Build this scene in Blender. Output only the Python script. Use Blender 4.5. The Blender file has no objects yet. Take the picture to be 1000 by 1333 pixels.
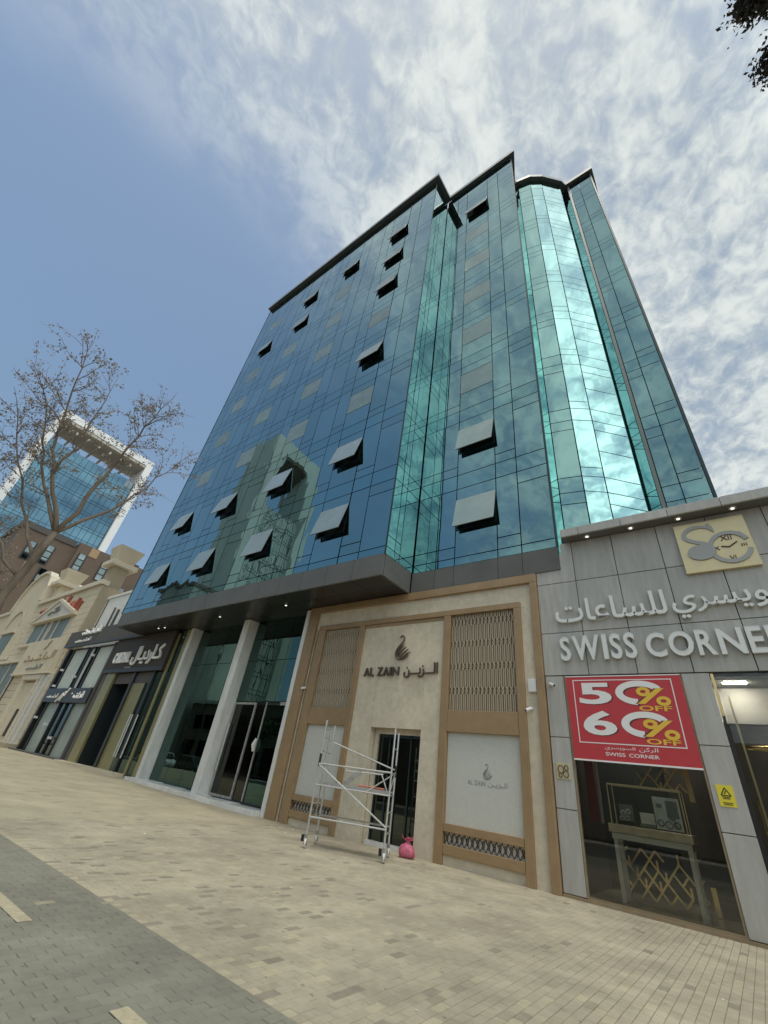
import bpy, math, random
from mathutils import Vector, Matrix, Euler

random.seed(7)
S = bpy.context.scene
COL = S.collection
R_ = math.radians

# ------------------------------------------------------------------ camera
YAW, PITCH, ROLL = -0.7126174, 0.5796807, 0.1505
EYE = Vector((0.0, 0.0, 1.6))
_f = Vector((math.sin(YAW) * math.cos(PITCH), math.cos(YAW) * math.cos(PITCH), math.sin(PITCH)))
_r = Vector((math.cos(YAW), -math.sin(YAW), 0.0))
_u = _r.cross(_f)
RIGHT = _r * math.cos(ROLL) + _u * math.sin(ROLL)
UP = -_r * math.sin(ROLL) + _u * math.cos(ROLL)
cam = bpy.data.cameras.new('camera')
camo = bpy.data.objects.new('camera', cam)
COL.objects.link(camo)
m3 = Matrix((RIGHT, UP, -_f)).transposed()
camo.matrix_world = Matrix.Translation(EYE) @ m3.to_4x4()
cam.sensor_fit = 'VERTICAL'
cam.sensor_height = 24.0
cam.lens = 536.8 / 1333.0 * 24.0
cam.clip_start = 0.05
cam.clip_end = 2000.0
S.camera = camo

# ------------------------------------------------------------------ sky, sun, exposure
SUN_DIR = Vector((0.10, -0.16, 0.98)).normalized()
SUN_EL = math.asin(SUN_DIR.z)
SUN_AZ = math.atan2(SUN_DIR.x, SUN_DIR.y)
W = bpy.data.worlds.new('World')
S.world = W
W.use_nodes = True
wn, wl = W.node_tree.nodes, W.node_tree.links
wn.clear()


def N(tree, kind, **kw):
    n = tree.nodes.new(kind)
    for k, v in kw.items():
        if k == 'inp':
            for i, x in v.items():
                n.inputs[i].default_value = x
        else:
            setattr(n, k, v)
    return n


def wmath(op, a, b=None, clamp=False):
    n = N(W.node_tree, 'ShaderNodeMath', operation=op, use_clamp=clamp)
    for i, x in enumerate((a, b)):
        if x is None:
            continue
        if isinstance(x, (int, float)):
            n.inputs[i].default_value = x
        else:
            wl.new(x, n.inputs[i])
    return n.outputs[0]


def wramp(v, lo, hi):
    n = N(W.node_tree, 'ShaderNodeMapRange', interpolation_type='SMOOTHSTEP')
    n.inputs['From Min'].default_value = lo
    n.inputs['From Max'].default_value = hi
    wl.new(v, n.inputs['Value'])
    return n.outputs['Result']


def wnoise(vec, scale, detail, rough=0.55, dist=0.0):
    n = N(W.node_tree, 'ShaderNodeTexNoise', noise_dimensions='3D')
    n.inputs['Scale'].default_value = scale
    n.inputs['Detail'].default_value = detail
    n.inputs['Roughness'].default_value = rough
    n.inputs['Distortion'].default_value = dist
    wl.new(vec, n.inputs['Vector'])
    return n.outputs['Fac']


def wmix(f, a, b):
    n = N(W.node_tree, 'ShaderNodeMix', data_type='RGBA')
    for s, x in ((n.inputs[0], f), (n.inputs[6], a), (n.inputs[7], b)):
        if isinstance(x, tuple):
            s.default_value = x
        elif isinstance(x, (int, float)):
            s.default_value = x
        else:
            wl.new(x, s)
    return n.outputs[2]


tc = N(W.node_tree, 'ShaderNodeTexCoord')
sep = N(W.node_tree, 'ShaderNodeSeparateXYZ')
wl.new(tc.outputs['Generated'], sep.inputs[0])
dx, dy, dz = sep.outputs
zz = wmath('ADD', wmath('MAXIMUM', dz, 0.0), 0.22)
comb = N(W.node_tree, 'ShaderNodeCombineXYZ')
wl.new(wmath('DIVIDE', dx, zz), comb.inputs[0])
wl.new(wmath('DIVIDE', dy, zz), comb.inputs[1])
plane = comb.outputs[0]
mapn = N(W.node_tree, 'ShaderNodeMapping')
mapn.inputs['Rotation'].default_value = (0, 0, R_(28))
mapn.inputs['Scale'].default_value = (1.0, 0.85, 1.0)
wl.new(plane, mapn.inputs['Vector'])
pv = mapn.outputs[0]
big = wnoise(pv, 1.6, 3.0, 0.5, 0.4)
mid = wnoise(pv, 7.0, 6.0, 0.62, 0.3)
fine = wnoise(pv, 30.0, 4.0, 0.6, 0.6)
side = wramp(wmath('ADD', dx, wmath('MULTIPLY', wmath('SUBTRACT', big, 0.5), 0.75)), -0.60, -0.20)
puff = wmath('ADD', wmath('MULTIPLY', mid, 0.66), wmath('MULTIPLY', fine, 0.34))
body = wramp(puff, 0.33, 0.58)
cover = wmath('MULTIPLY', side, wmath('ADD', wmath('MULTIPLY', body, 0.56), 0.40), True)
bright = wmath('ADD', wmath('MULTIPLY', wramp(puff, 0.37, 0.63), 0.85), wmath('MULTIPLY', big, 0.25), True)
CLOUD_DIM = (2.85, 3.3, 3.6, 1)
CLOUD_LIT = (5.5, 5.85, 5.65, 1)
cloudcol = wmix(bright, CLOUD_DIM, CLOUD_LIT)
# thin veil that whitens the whole sky towards the horizon
sky = N(W.node_tree, 'ShaderNodeTexSky', sky_type='NISHITA')
sky.sun_disc = False
sky.sun_elevation = SUN_EL
sky.sun_rotation = SUN_AZ
sky.air_density = 1.0
sky.dust_density = 1.5
sky.ozone_density = 1.6
veil = wmath('SUBTRACT', 1.0, wmath('MULTIPLY', wramp(dz, 0.0, 0.75), 0.72))
skyc = wmix(wmath('ADD', wmath('MULTIPLY', veil, 0.5), 0.32), sky.outputs[0], (1.6, 2.5, 3.5, 1))
# the veiled brightness of the clouds spreads smoothly round the bright quarter of the sky on the shop side
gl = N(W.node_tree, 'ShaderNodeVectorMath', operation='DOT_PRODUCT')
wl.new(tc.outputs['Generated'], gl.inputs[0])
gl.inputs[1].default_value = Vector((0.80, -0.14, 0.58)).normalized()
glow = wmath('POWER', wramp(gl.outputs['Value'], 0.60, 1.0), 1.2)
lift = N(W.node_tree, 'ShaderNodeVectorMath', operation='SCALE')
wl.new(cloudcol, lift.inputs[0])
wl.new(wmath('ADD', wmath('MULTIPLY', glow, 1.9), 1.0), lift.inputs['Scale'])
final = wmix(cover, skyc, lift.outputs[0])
bg = N(W.node_tree, 'ShaderNodeBackground')
bg.inputs['Strength'].default_value = 0.10
wl.new(final, bg.inputs['Color'])
wo = N(W.node_tree, 'ShaderNodeOutputWorld')
wl.new(bg.outputs[0], wo.inputs[0])

sun = bpy.data.lights.new('sun', 'SUN')
sun.energy = 1.0
sun.angle = R_(16)
sun.color = (1.0, 0.93, 0.80)
suno = bpy.data.objects.new('sun', sun)
COL.objects.link(suno)
suno.rotation_euler = (-SUN_DIR).to_track_quat('-Z', 'Y').to_euler()
suno.location = (30, -20, 80)

S.view_settings.view_transform = 'Standard'
S.view_settings.look = 'None'
S.view_settings.gamma = 1.0
S.view_settings.exposure = 0.54
S.view_settings.use_curve_mapping = False
S.cycles.max_bounces = 7
S.cycles.transparent_max_bounces = 10
S.cycles.glossy_bounces = 5
S.cycles.sample_clamp_indirect = 6.0
S.cycles.use_denoising = True


# ------------------------------------------------------------------ materials
def lk(t, a, b):
    t.links.new(a, b)


def material(name, col, rough=0.6, metal=0.0, spec=0.5, var=0.0, vscale=4.0, bump=0.0, bscale=40.0,
             col2=None, stretch=(1, 1, 1), detail=5.0, obj_var=0.0, dirt=0.0, spots=0.0):
    m = bpy.data.materials.new(name)
    m.use_nodes = True
    t = m.node_tree
    b = t.nodes['Principled BSDF']
    b.inputs['Roughness'].default_value = rough
    b.inputs['Metallic'].default_value = metal
    b.inputs['Specular IOR Level'].default_value = spec
    b.inputs['Base Color'].default_value = (*col, 1)
    geo = N(t, 'ShaderNodeNewGeometry')
    mp = N(t, 'ShaderNodeMapping')
    mp.inputs['Scale'].default_value = stretch
    lk(t, geo.outputs['Position'], mp.inputs['Vector'])
    if var > 0 or col2:
        n = N(t, 'ShaderNodeTexNoise')
        n.inputs['Scale'].default_value = vscale
        n.inputs['Detail'].default_value = detail
        n.inputs['Roughness'].default_value = 0.62
        lk(t, mp.outputs[0], n.inputs['Vector'])
        mr = N(t, 'ShaderNodeMapRange')
        mr.inputs['From Min'].default_value = 0.3
        mr.inputs['From Max'].default_value = 0.7
        lk(t, n.outputs['Fac'], mr.inputs['Value'])
        mx = N(t, 'ShaderNodeMix', data_type='RGBA')
        lk(t, mr.outputs[0], mx.inputs[0])
        c2 = col2 if col2 else tuple(c * (1 - var) for c in col)
        c1 = col if col2 else tuple(min(1, c * (1 + var)) for c in col)
        mx.inputs[6].default_value = (*c1, 1)
        mx.inputs[7].default_value = (*c2, 1)
        out = mx.outputs[2]
        if dirt > 0:
            n2 = N(t, 'ShaderNodeTexNoise')
            n2.inputs['Scale'].default_value = vscale * 0.17
            n2.inputs['Detail'].default_value = 6
            n2.inputs['Roughness'].default_value = 0.7
            lk(t, geo.outputs['Position'], n2.inputs['Vector'])
            mr2 = N(t, 'ShaderNodeMapRange')
            mr2.inputs['From Min'].default_value = 0.35
            mr2.inputs['From Max'].default_value = 0.65
            mr2.inputs['To Min'].default_value = 1.0 - dirt
            mr2.inputs['To Max'].default_value = 1.0 + dirt * 0.5
            lk(t, n2.outputs['Fac'], mr2.inputs['Value'])
            vm = N(t, 'ShaderNodeVectorMath', operation='SCALE')
            lk(t, out, vm.inputs[0])
            lk(t, mr2.outputs[0], vm.inputs['Scale'])
            out = vm.outputs[0]
        if obj_var > 0:
            oi = N(t, 'ShaderNodeObjectInfo')
            mr3 = N(t, 'ShaderNodeMapRange')
            mr3.inputs['To Min'].default_value = 1 - obj_var
            mr3.inputs['To Max'].default_value = 1 + obj_var
            lk(t, oi.outputs['Random'], mr3.inputs['Value'])
            vm = N(t, 'ShaderNodeVectorMath', operation='SCALE')
            lk(t, out, vm.inputs[0])
            lk(t, mr3.outputs[0], vm.inputs['Scale'])
            out = vm.outputs[0]
        if spots > 0:
            for sc_, lo, hi, amt in ((11.0, .70, .74, spots), (0.45, .42, .66, spots * .45)):
                n3 = N(t, 'ShaderNodeTexNoise')
                n3.inputs['Scale'].default_value = sc_
                n3.inputs['Detail'].default_value = 2 if sc_ > 5 else 7
                lk(t, geo.outputs['Position'], n3.inputs['Vector'])
                mr4 = N(t, 'ShaderNodeMapRange')
                mr4.inputs['From Min'].default_value = lo
                mr4.inputs['From Max'].default_value = hi
                mr4.inputs['To Min'].default_value = 1.0
                mr4.inputs['To Max'].default_value = 1 - amt
                lk(t, n3.outputs['Fac'], mr4.inputs['Value'])
                vm = N(t, 'ShaderNodeVectorMath', operation='SCALE')
                lk(t, out, vm.inputs[0])
                lk(t, mr4.outputs[0], vm.inputs['Scale'])
                out = vm.outputs[0]
        lk(t, out, b.inputs['Base Color'])
    if bump > 0:
        n = N(t, 'ShaderNodeTexNoise')
        n.inputs['Scale'].default_value = bscale
        n.inputs['Detail'].default_value = 4
        lk(t, mp.outputs[0], n.inputs['Vector'])
        bp = N(t, 'ShaderNodeBump')
        bp.inputs['Strength'].default_value = bump
        bp.inputs['Distance'].default_value = 0.02
        lk(t, n.outputs['Fac'], bp.inputs['Height'])
        lk(t, bp.outputs[0], b.inputs['Normal'])
    return m


def mirror_glass(name, tint, rough, wave, wscale, dirt=0.06):
    """coated curtain-wall glass: tinted reflective coating with rolled-glass waviness"""
    m = bpy.data.materials.new(name)
    m.use_nodes = True
    t = m.node_tree
    b = t.nodes['Principled BSDF']
    b.inputs['Metallic'].default_value = 1.0
    b.inputs['Roughness'].default_value = rough
    geo = N(t, 'ShaderNodeNewGeometry')
    oi = N(t, 'ShaderNodeObjectInfo')
    mr = N(t, 'ShaderNodeMapRange')
    mr.inputs['To Min'].default_value = 0.93
    mr.inputs['To Max'].default_value = 1.07
    lk(t, oi.outputs['Random'], mr.inputs['Value'])
    n0 = N(t, 'ShaderNodeTexNoise')
    n0.inputs['Scale'].default_value = 0.35
    n0.inputs['Detail'].default_value = 6
    lk(t, geo.outputs['Position'], n0.inputs['Vector'])
    mr0 = N(t, 'ShaderNodeMapRange')
    mr0.inputs['From Min'].default_value = 0.3
    mr0.inputs['From Max'].default_value = 0.7
    mr0.inputs['To Min'].default_value = 1 - dirt
    mr0.inputs['To Max'].default_value = 1 + dirt
    lk(t, n0.outputs['Fac'], mr0.inputs['Value'])
    mu = N(t, 'ShaderNodeMath', operation='MULTIPLY')
    lk(t, mr.outputs[0], mu.inputs[0])
    lk(t, mr0.outputs[0], mu.inputs[1])
    vm = N(t, 'ShaderNodeVectorMath', operation='SCALE')
    vm.inputs[0].default_value = tint
    lk(t, mu.outputs[0], vm.inputs['Scale'])
    lk(t, vm.outputs[0], b.inputs['Base Color'])
    n = N(t, 'ShaderNodeTexNoise')
    n.inputs['Scale'].default_value = wscale
    n.inputs['Detail'].default_value = 1.5
    mp = N(t, 'ShaderNodeMapping')
    mp.inputs['Scale'].default_value = (1, 1, 0.45)
    lk(t, geo.outputs['Position'], mp.inputs['Vector'])
    lk(t, mp.outputs[0], n.inputs['Vector'])
    bp = N(t, 'ShaderNodeBump')
    bp.inputs['Strength'].default_value = 1.0
    bp.inputs['Distance'].default_value = wave
    lk(t, n.outputs['Fac'], bp.inputs['Height'])
    lk(t, bp.outputs[0], b.inputs['Normal'])
    return m


def clear_glass(name, tint=(0.75, 0.8, 0.78), refl=1.0):
    m = bpy.data.materials.new(name)
    m.use_nodes = True
    t = m.node_tree
    t.nodes.remove(t.nodes['Principled BSDF'])
    o = t.nodes['Material Output']
    tr = N(t, 'ShaderNodeBsdfTransparent')
    tr.inputs[0].default_value = (*tint, 1)
    gl = N(t, 'ShaderNodeBsdfGlossy')
    gl.inputs['Roughness'].default_value = 0.01
    gl.inputs['Color'].default_value = (refl, refl, refl, 1)
    fr = N(t, 'ShaderNodeFresnel')
    fr.inputs[0].default_value = 1.5
    ml = N(t, 'ShaderNodeMath', operation='MULTIPLY', use_clamp=True)
    ml.inputs[1].default_value = 1.15
    lk(t, fr.outputs[0], ml.inputs[0])
    mx = N(t, 'ShaderNodeMixShader')
    lk(t, ml.outputs[0], mx.inputs[0])
    lk(t, tr.outputs[0], mx.inputs[1])
    lk(t, gl.outputs[0], mx.inputs[2])
    lk(t, mx.outputs[0], o.inputs[0])
    return m


def emissive(name, col, strength):
    m = material(name, col)
    b = m.node_tree.nodes['Principled BSDF']
    b.inputs['Emission Color'].default_value = (*col, 1)
    b.inputs['Emission Strength'].default_value = strength
    return m


M = {}
M['glass'] = mirror_glass('facade_glass', (0.20, 0.335, 0.352), 0.015, 0.009, 0.9)
M['spandrel'] = mirror_glass('spandrel_glass', (0.185, 0.33, 0.35), 0.02, 0.009, 0.8)
M['lit_glass'] = mirror_glass('facade_glass_lit', (0.32, 0.53, 0.505), 0.02, 0.010, 0.9)  # same tower glass, tint raised to paint in the bright sky it mirrors
M['bay_side'] = material('bay_side_glass', (0.50, 0.60, 0.56), 0.25, var=0.12, vscale=1.0)
M['bay_cheek'] = material('bay_cheek_glass', (0.16, 0.27, 0.265), 0.15, var=0.15, vscale=1.0)
M['lobby'] = mirror_glass('lobby_glass', (0.072, 0.125, 0.112), 0.01, 0.003, 1.2, 0.15)
M['dark_core'] = material('dark_core', (0.012, 0.018, 0.02), 0.5)
M['mullion'] = material('mullion_metal', (0.035, 0.06, 0.065), 0.35, 0.6)
M['sash'] = material('sash_glass', (0.235, 0.315, 0.315), 0.4, 0.35, 0.35, var=0.12, vscale=1.3, obj_var=0.08)
M['sash_open_lit'] = material('open_sash_glass_lit', (0.33, 0.39, 0.375), 0.3, 0.45, 0.5, var=0.10, vscale=1.3, obj_var=0.08)  # sash glass made lighter to paint in the sky that open panes catch
M['post_grey'] = material('post_grey_green', (0.16, 0.19, 0.185), 0.4, 0.3)
M['sash_edge'] = material('sash_edge', (0.05, 0.055, 0.055), 0.5)
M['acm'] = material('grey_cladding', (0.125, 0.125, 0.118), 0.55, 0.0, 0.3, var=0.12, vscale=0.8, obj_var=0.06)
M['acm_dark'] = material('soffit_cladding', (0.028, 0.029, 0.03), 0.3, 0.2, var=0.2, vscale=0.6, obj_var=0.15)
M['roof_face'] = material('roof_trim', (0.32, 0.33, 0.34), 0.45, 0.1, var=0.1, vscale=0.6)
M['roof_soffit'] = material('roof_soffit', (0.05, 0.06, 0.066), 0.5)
M['marble'] = material('white_marble', (0.82, 0.81, 0.77), 0.3, var=0.1, vscale=2.2, col2=(0.62, 0.62, 0.59), stretch=(1, 1, 0.35), dirt=0.08)
M['beige'] = material('beige_stone', (0.70, 0.625, 0.485), 0.75, var=0.1, vscale=6, bump=0.45, bscale=60, col2=(0.58, 0.51, 0.39), dirt=0.11)
M['bronze'] = material('bronze_paint', (0.335, 0.225, 0.12), 0.45, 0.1, var=0.09, vscale=3, dirt=0.10)
M['bronze_dark'] = material('bronze_dark', (0.095, 0.068, 0.046), 0.4, 0.35)
M['lattice'] = material('lattice_paint', (0.45, 0.375, 0.27), 0.5, 0.1)
M['panel_pale'] = material('lattice_backing', (0.44, 0.37, 0.275), 0.7, var=0.08)
M['frost'] = material('frosted_film', (0.54, 0.54, 0.49), 0.55, var=0.05, vscale=14, bump=0.05, bscale=200)
M['ink'] = material('grey_print', (0.25, 0.25, 0.235), 0.6)
M['white_back'] = material('white_backing', (0.75, 0.73, 0.68), 0.7)
M['letter_bronze'] = material('letter_bronze', (0.12, 0.09, 0.065), 0.35, 0.5)
M['grey_clad'] = material('grey_stone_cladding', (0.42, 0.41, 0.38), 0.5, 0.05, var=0.11, vscale=4.0, stretch=(2.5, 2.5, 0.3), obj_var=0.05, dirt=0.07, bump=0.05)
M['letter_grey'] = material('letter_steel', (0.72, 0.72, 0.69), 0.38, 0.25)
M['letter_white'] = material('letter_white', (0.85, 0.85, 0.83), 0.45)
M['gold'] = material('brushed_gold', (0.72, 0.60, 0.33), 0.34, 0.55, var=0.2, vscale=3.5, col2=(0.62, 0.54, 0.36), detail=8)
M['gold_bright'] = material('polished_gold', (0.78, 0.60, 0.30), 0.22, 0.9)
M['steel_face'] = material('matt_steel', (0.36, 0.36, 0.34), 0.45, 0.4)
M['red'] = material('banner_red', (0.50, 0.045, 0.055), 0.45, var=0.04)
M['banner_white'] = material('banner_white', (0.80, 0.78, 0.76), 0.5)
M['banner_yellow'] = material('banner_yellow', (0.78, 0.50, 0.06), 0.5)
M['banner_shadow'] = material('banner_print_shadow', (0.13, 0.03, 0.035), 0.5)
M['yellow'] = material('notice_yellow', (0.72, 0.60, 0.05), 0.5)
M['black'] = material('black_paint', (0.012, 0.012, 0.012), 0.4)
M['shop_glass'] = clear_glass('shop_glass', (0.86, 0.87, 0.84))
M['case_glass'] = clear_glass('case_glass', (0.90, 0.92, 0.91))
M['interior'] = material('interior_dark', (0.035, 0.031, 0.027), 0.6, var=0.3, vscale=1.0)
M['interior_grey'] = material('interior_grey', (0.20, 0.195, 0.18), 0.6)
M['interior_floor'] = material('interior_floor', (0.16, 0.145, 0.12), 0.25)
M['table_white'] = material('painted_cream', (0.62, 0.60, 0.52), 0.4)
M['table_marble'] = material('cream_marble', (0.66, 0.57, 0.40), 0.3, var=0.2, vscale=4, col2=(0.48, 0.40, 0.27))
M['poster'] = material('poster_paper', (0.55, 0.60, 0.60), 0.5, var=0.2, vscale=5)
M['poster_dark'] = material('poster_print', (0.16, 0.19, 0.19), 0.5)
M['maroon'] = material('maroon_panel', (0.13, 0.018, 0.018), 0.5)
M['sill'] = material('sill_bronze', (0.30, 0.235, 0.15), 0.4, 0.3, var=0.15)
M['alu'] = material('aluminium', (0.62, 0.62, 0.60), 0.33, 0.75, var=0.1, vscale=9)
M['alu_dirty'] = material('aluminium_dirty', (0.42, 0.41, 0.38), 0.5, 0.5, var=0.25, vscale=6)
M['plywood'] = material('deck_board', (0.20, 0.19, 0.175), 0.7, var=0.2)
M['rubber'] = material('rubber_black', (0.02, 0.02, 0.02), 0.7)
M['castor'] = material('castor_white', (0.6, 0.58, 0.54), 0.5)
M['bag'] = material('pink_plastic', (0.66, 0.19, 0.27), 0.35, 0, 0.5, var=0.2, vscale=16, col2=(0.46, 0.08, 0.15), bump=1.0, bscale=24)
M['orange'] = material('orange_sleeve', (0.55, 0.16, 0.10), 0.5)
M['olive'] = material('olive_gold_panel', (0.30, 0.27, 0.125), 0.35, 0.35, var=0.12, vscale=0.8)
M['brown_sign'] = material('brown_gloss_sign', (0.050, 0.038, 0.030), 0.55, 0.0, 0.3)
M['shop_grey'] = material('dark_grey_fascia', (0.105, 0.10, 0.093), 0.7, 0.0, 0.25, var=0.1, vscale=0.8)
M['shop_black'] = material('black_frame', (0.02, 0.022, 0.022), 0.35)
M['pale_blind'] = material('pale_display_back', (0.56, 0.60, 0.54), 0.5, var=0.1, vscale=0.5)
M['dull_blind'] = material('dull_display_back', (0.30, 0.34, 0.30), 0.35, var=0.2, vscale=0.7)
M['cream'] = material('cream_stone', (0.66, 0.585, 0.43), 0.8, var=0.08, vscale=1.2, col2=(0.60, 0.52, 0.38), dirt=0.08)
M['cream_joint'] = material('cream_joint', (0.40, 0.34, 0.24), 0.85)
M['cream_trim'] = material('cream_trim', (0.63, 0.565, 0.44), 0.75, var=0.08)
M['cream_white'] = material('cream_white_stone', (0.58, 0.55, 0.49), 0.7, var=0.08)
M['pane_green'] = material('green_pane', (0.15, 0.18, 0.15), 0.4, 0, .3, var=0.2, vscale=.5)
M['pane_grey'] = mirror_glass('grey_pane', (0.17, 0.20, 0.21), 0.04, 0.004, 1.0)
M['red_letter'] = material('faded_red_letter', (0.36, 0.10, 0.065), 0.5)
M['grey_letter'] = material('grey_green_letter', (0.22, 0.24, 0.20), 0.5)
M['render_white'] = material('white_render', (0.72, 0.72, 0.68), 0.85, var=0.07, vscale=0.6, dirt=0.1)
M['brown_wall'] = material('brown_cladding', (0.15, 0.105, 0.074), 0.7, var=0.08, vscale=0.5, dirt=0.06)
M['tan_wall'] = material('tan_cladding', (0.42, 0.28, 0.16), 0.7)
M['tower_white'] = material('tower_white', (0.86, 0.86, 0.85), 0.5, var=0.03, vscale=0.2)
M['tower_soffit'] = material('tower_soffit', (0.58, 0.54, 0.47), 0.7)
M['tower_glass'] = mirror_glass('tower_glass', (0.085, 0.16, 0.215), 0.05, 0.01, 0.4)
M['bark'] = material('tree_bark', (0.20, 0.155, 0.115), 0.9, var=0.3, vscale=6, bump=0.6, bscale=30, stretch=(1, 1, 0.3))
M['dry_leaf'] = material('dry_leaf', (0.29, 0.245, 0.19), 0.8, var=0.45, vscale=6)
M['backlit_leaf'] = material('leaf_dark_backlit', (0.060, 0.055, 0.048), 0.8, var=0.4, vscale=9)  # leaf colour set near black to stand for backlit foliage
M['green_leaf'] = material('green_leaf', (0.045, 0.07, 0.025), 0.7, var=0.5, vscale=2)
M['cctv'] = material('white_plastic', (0.70, 0.70, 0.68), 0.4)
M['lamp_trim'] = material('lamp_trim', (0.66, 0.66, 0.64), 0.3, 0.6)
M['lamp_lens'] = emissive('lamp_lens', (1.0, 0.94, 0.8), 0.9)
M['shop_lamp_and_fill'] = emissive('shop_lamp_and_fill', (1.0, 0.93, 0.80), 150.0)  # shared by the door lamp and the added fill lamps
M['paper'] = material('litter_paper', (0.75, 0.72, 0.66), 0.8)
M['asphalt'] = material('asphalt', (0.055, 0.054, 0.052), 0.9, var=0.2, vscale=8, bump=0.4, bscale=120)
M['sand'] = material('ground_sand', (0.30, 0.25, 0.18), 0.95, var=0.15, vscale=2)
M['joint'] = material('joint_sand', (0.27, 0.225, 0.155), 0.95, var=0.2, vscale=20)
M['lane_joint'] = material('lane_joint', (0.20, 0.19, 0.15), 0.95, var=0.2, vscale=20)
M['kerb'] = material('kerb_concrete', (0.36, 0.34, 0.30), 0.9, var=0.12, vscale=4)
M['opp_wall'] = material('opposite_wall', (0.13, 0.115, 0.095), 0.8, var=0.15, vscale=0.6)
M['opp_pale'] = material('opposite_pale_wall', (0.54, 0.56, 0.51), 0.6, var=0.12, vscale=0.25, stretch=(1, 1, 0.15))
M['opp_side'] = material('opposite_side_wall', (0.29, 0.31, 0.285), 0.7, var=0.3, vscale=0.3, stretch=(1, 1, 0.12))
M['car_white'] = material('car_white_paint', (0.72, 0.73, 0.72), 0.25)
M['car_grey'] = material('car_grey_paint', (0.10, 0.105, 0.11), 0.25, 0.3)
M['car_glass'] = material('car_window', (0.01, 0.012, 0.014), 0.05)
M['tan_brick'] = material('tan_paver', (0.46, 0.405, 0.295), 0.9, var=0.10, vscale=7, bump=0.5, bscale=160, col2=(0.425, 0.372, 0.268), obj_var=0.03, dirt=0.24, spots=0.38)
M['mid_brick'] = material('faded_paver', (0.375, 0.33, 0.235), 0.9, var=0.14, vscale=7, bump=0.5, bscale=160, obj_var=0.08, dirt=0.14, spots=0.38)
M['dark_brick'] = material('brown_paver', (0.275, 0.238, 0.18), 0.9, var=0.14, vscale=7, bump=0.5, bscale=160, obj_var=0.08, dirt=0.14)
M['pale_brick'] = material('pale_paver', (0.49, 0.43, 0.30), 0.9, var=0.10, vscale=7, bump=0.5, bscale=160, dirt=0.14, spots=0.38)
M['grey_brick'] = material('grey_paver', (0.275, 0.262, 0.205), 0.9, var=0.13, vscale=9, bump=0.5, bscale=160, col2=(0.245, 0.235, 0.185), obj_var=0.06, dirt=0.16, spots=0.38)
M['lane_paint'] = material('worn_line_paint', (0.47, 0.41, 0.28), 0.9, var=0.2, vscale=12, bump=0.4, bscale=160, dirt=0.12)


def far_paving():
    m = bpy.data.materials.new('far_paving')
    m.use_nodes = True
    t = m.node_tree
    b = t.nodes['Principled BSDF']
    b.inputs['Roughness'].default_value = 0.9
    geo = N(t, 'ShaderNodeNewGeometry')
    mp = N(t, 'ShaderNodeMapping')
    mp.inputs['Rotation'].default_value = (0, 0, R_(90))
    lk(t, geo.outputs['Position'], mp.inputs['Vector'])
    br = N(t, 'ShaderNodeTexBrick')
    br.offset = 0.5
    br.inputs['Scale'].default_value = 1.0
    br.inputs['Brick Width'].default_value = 0.22
    br.inputs['Row Height'].default_value = 0.11
    br.inputs['Mortar Size'].default_value = 0.004
    br.inputs['Color1'].default_value = (0.47, 0.41, 0.285, 1)
    br.inputs['Color2'].default_value = (0.43, 0.372, 0.255, 1)
    br.inputs['Mortar'].default_value = (0.30, 0.25, 0.18, 1)
    lk(t, mp.outputs[0], br.inputs['Vector'])
    wn_ = N(t, 'ShaderNodeTexWhiteNoise', noise_dimensions='2D')
    sn = N(t, 'ShaderNodeVectorMath', operation='SNAP')
    sn.inputs[1].default_value = (0.11, 0.22, 1)
    lk(t, geo.outputs['Position'], sn.inputs[0])
    lk(t, sn.outputs[0], wn_.inputs['Vector'])
    gt = N(t, 'ShaderNodeMath', operation='GREATER_THAN')
    gt.inputs[1].default_value = 0.975
    lk(t, wn_.outputs['Value'], gt.inputs[0])
    mx = N(t, 'ShaderNodeMix', data_type='RGBA')
    lk(t, gt.outputs[0], mx.inputs[0])
    lk(t, br.outputs['Color'], mx.inputs[6])
    mx.inputs[7].default_value = (0.30, 0.26, 0.20, 1)
    n2 = N(t, 'ShaderNodeTexNoise')
    n2.inputs['Scale'].default_value = 0.8
    n2.inputs['Detail'].default_value = 6
    lk(t, geo.outputs['Position'], n2.inputs['Vector'])
    mr = N(t, 'ShaderNodeMapRange')
    mr.inputs['From Min'].default_value = 0.35
    mr.inputs['From Max'].default_value = 0.65
    mr.inputs['To Min'].default_value = 0.86
    mr.inputs['To Max'].default_value = 1.07
    lk(t, n2.outputs['Fac'], mr.inputs['Value'])
    vm = N(t, 'ShaderNodeVectorMath', operation='SCALE')
    lk(t, mx.outputs[2], vm.inputs[0])
    lk(t, mr.outputs[0], vm.inputs['Scale'])
    lk(t, vm.outputs[0], b.inputs['Base Color'])
    return m


M['far_paving'] = far_paving()


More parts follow.
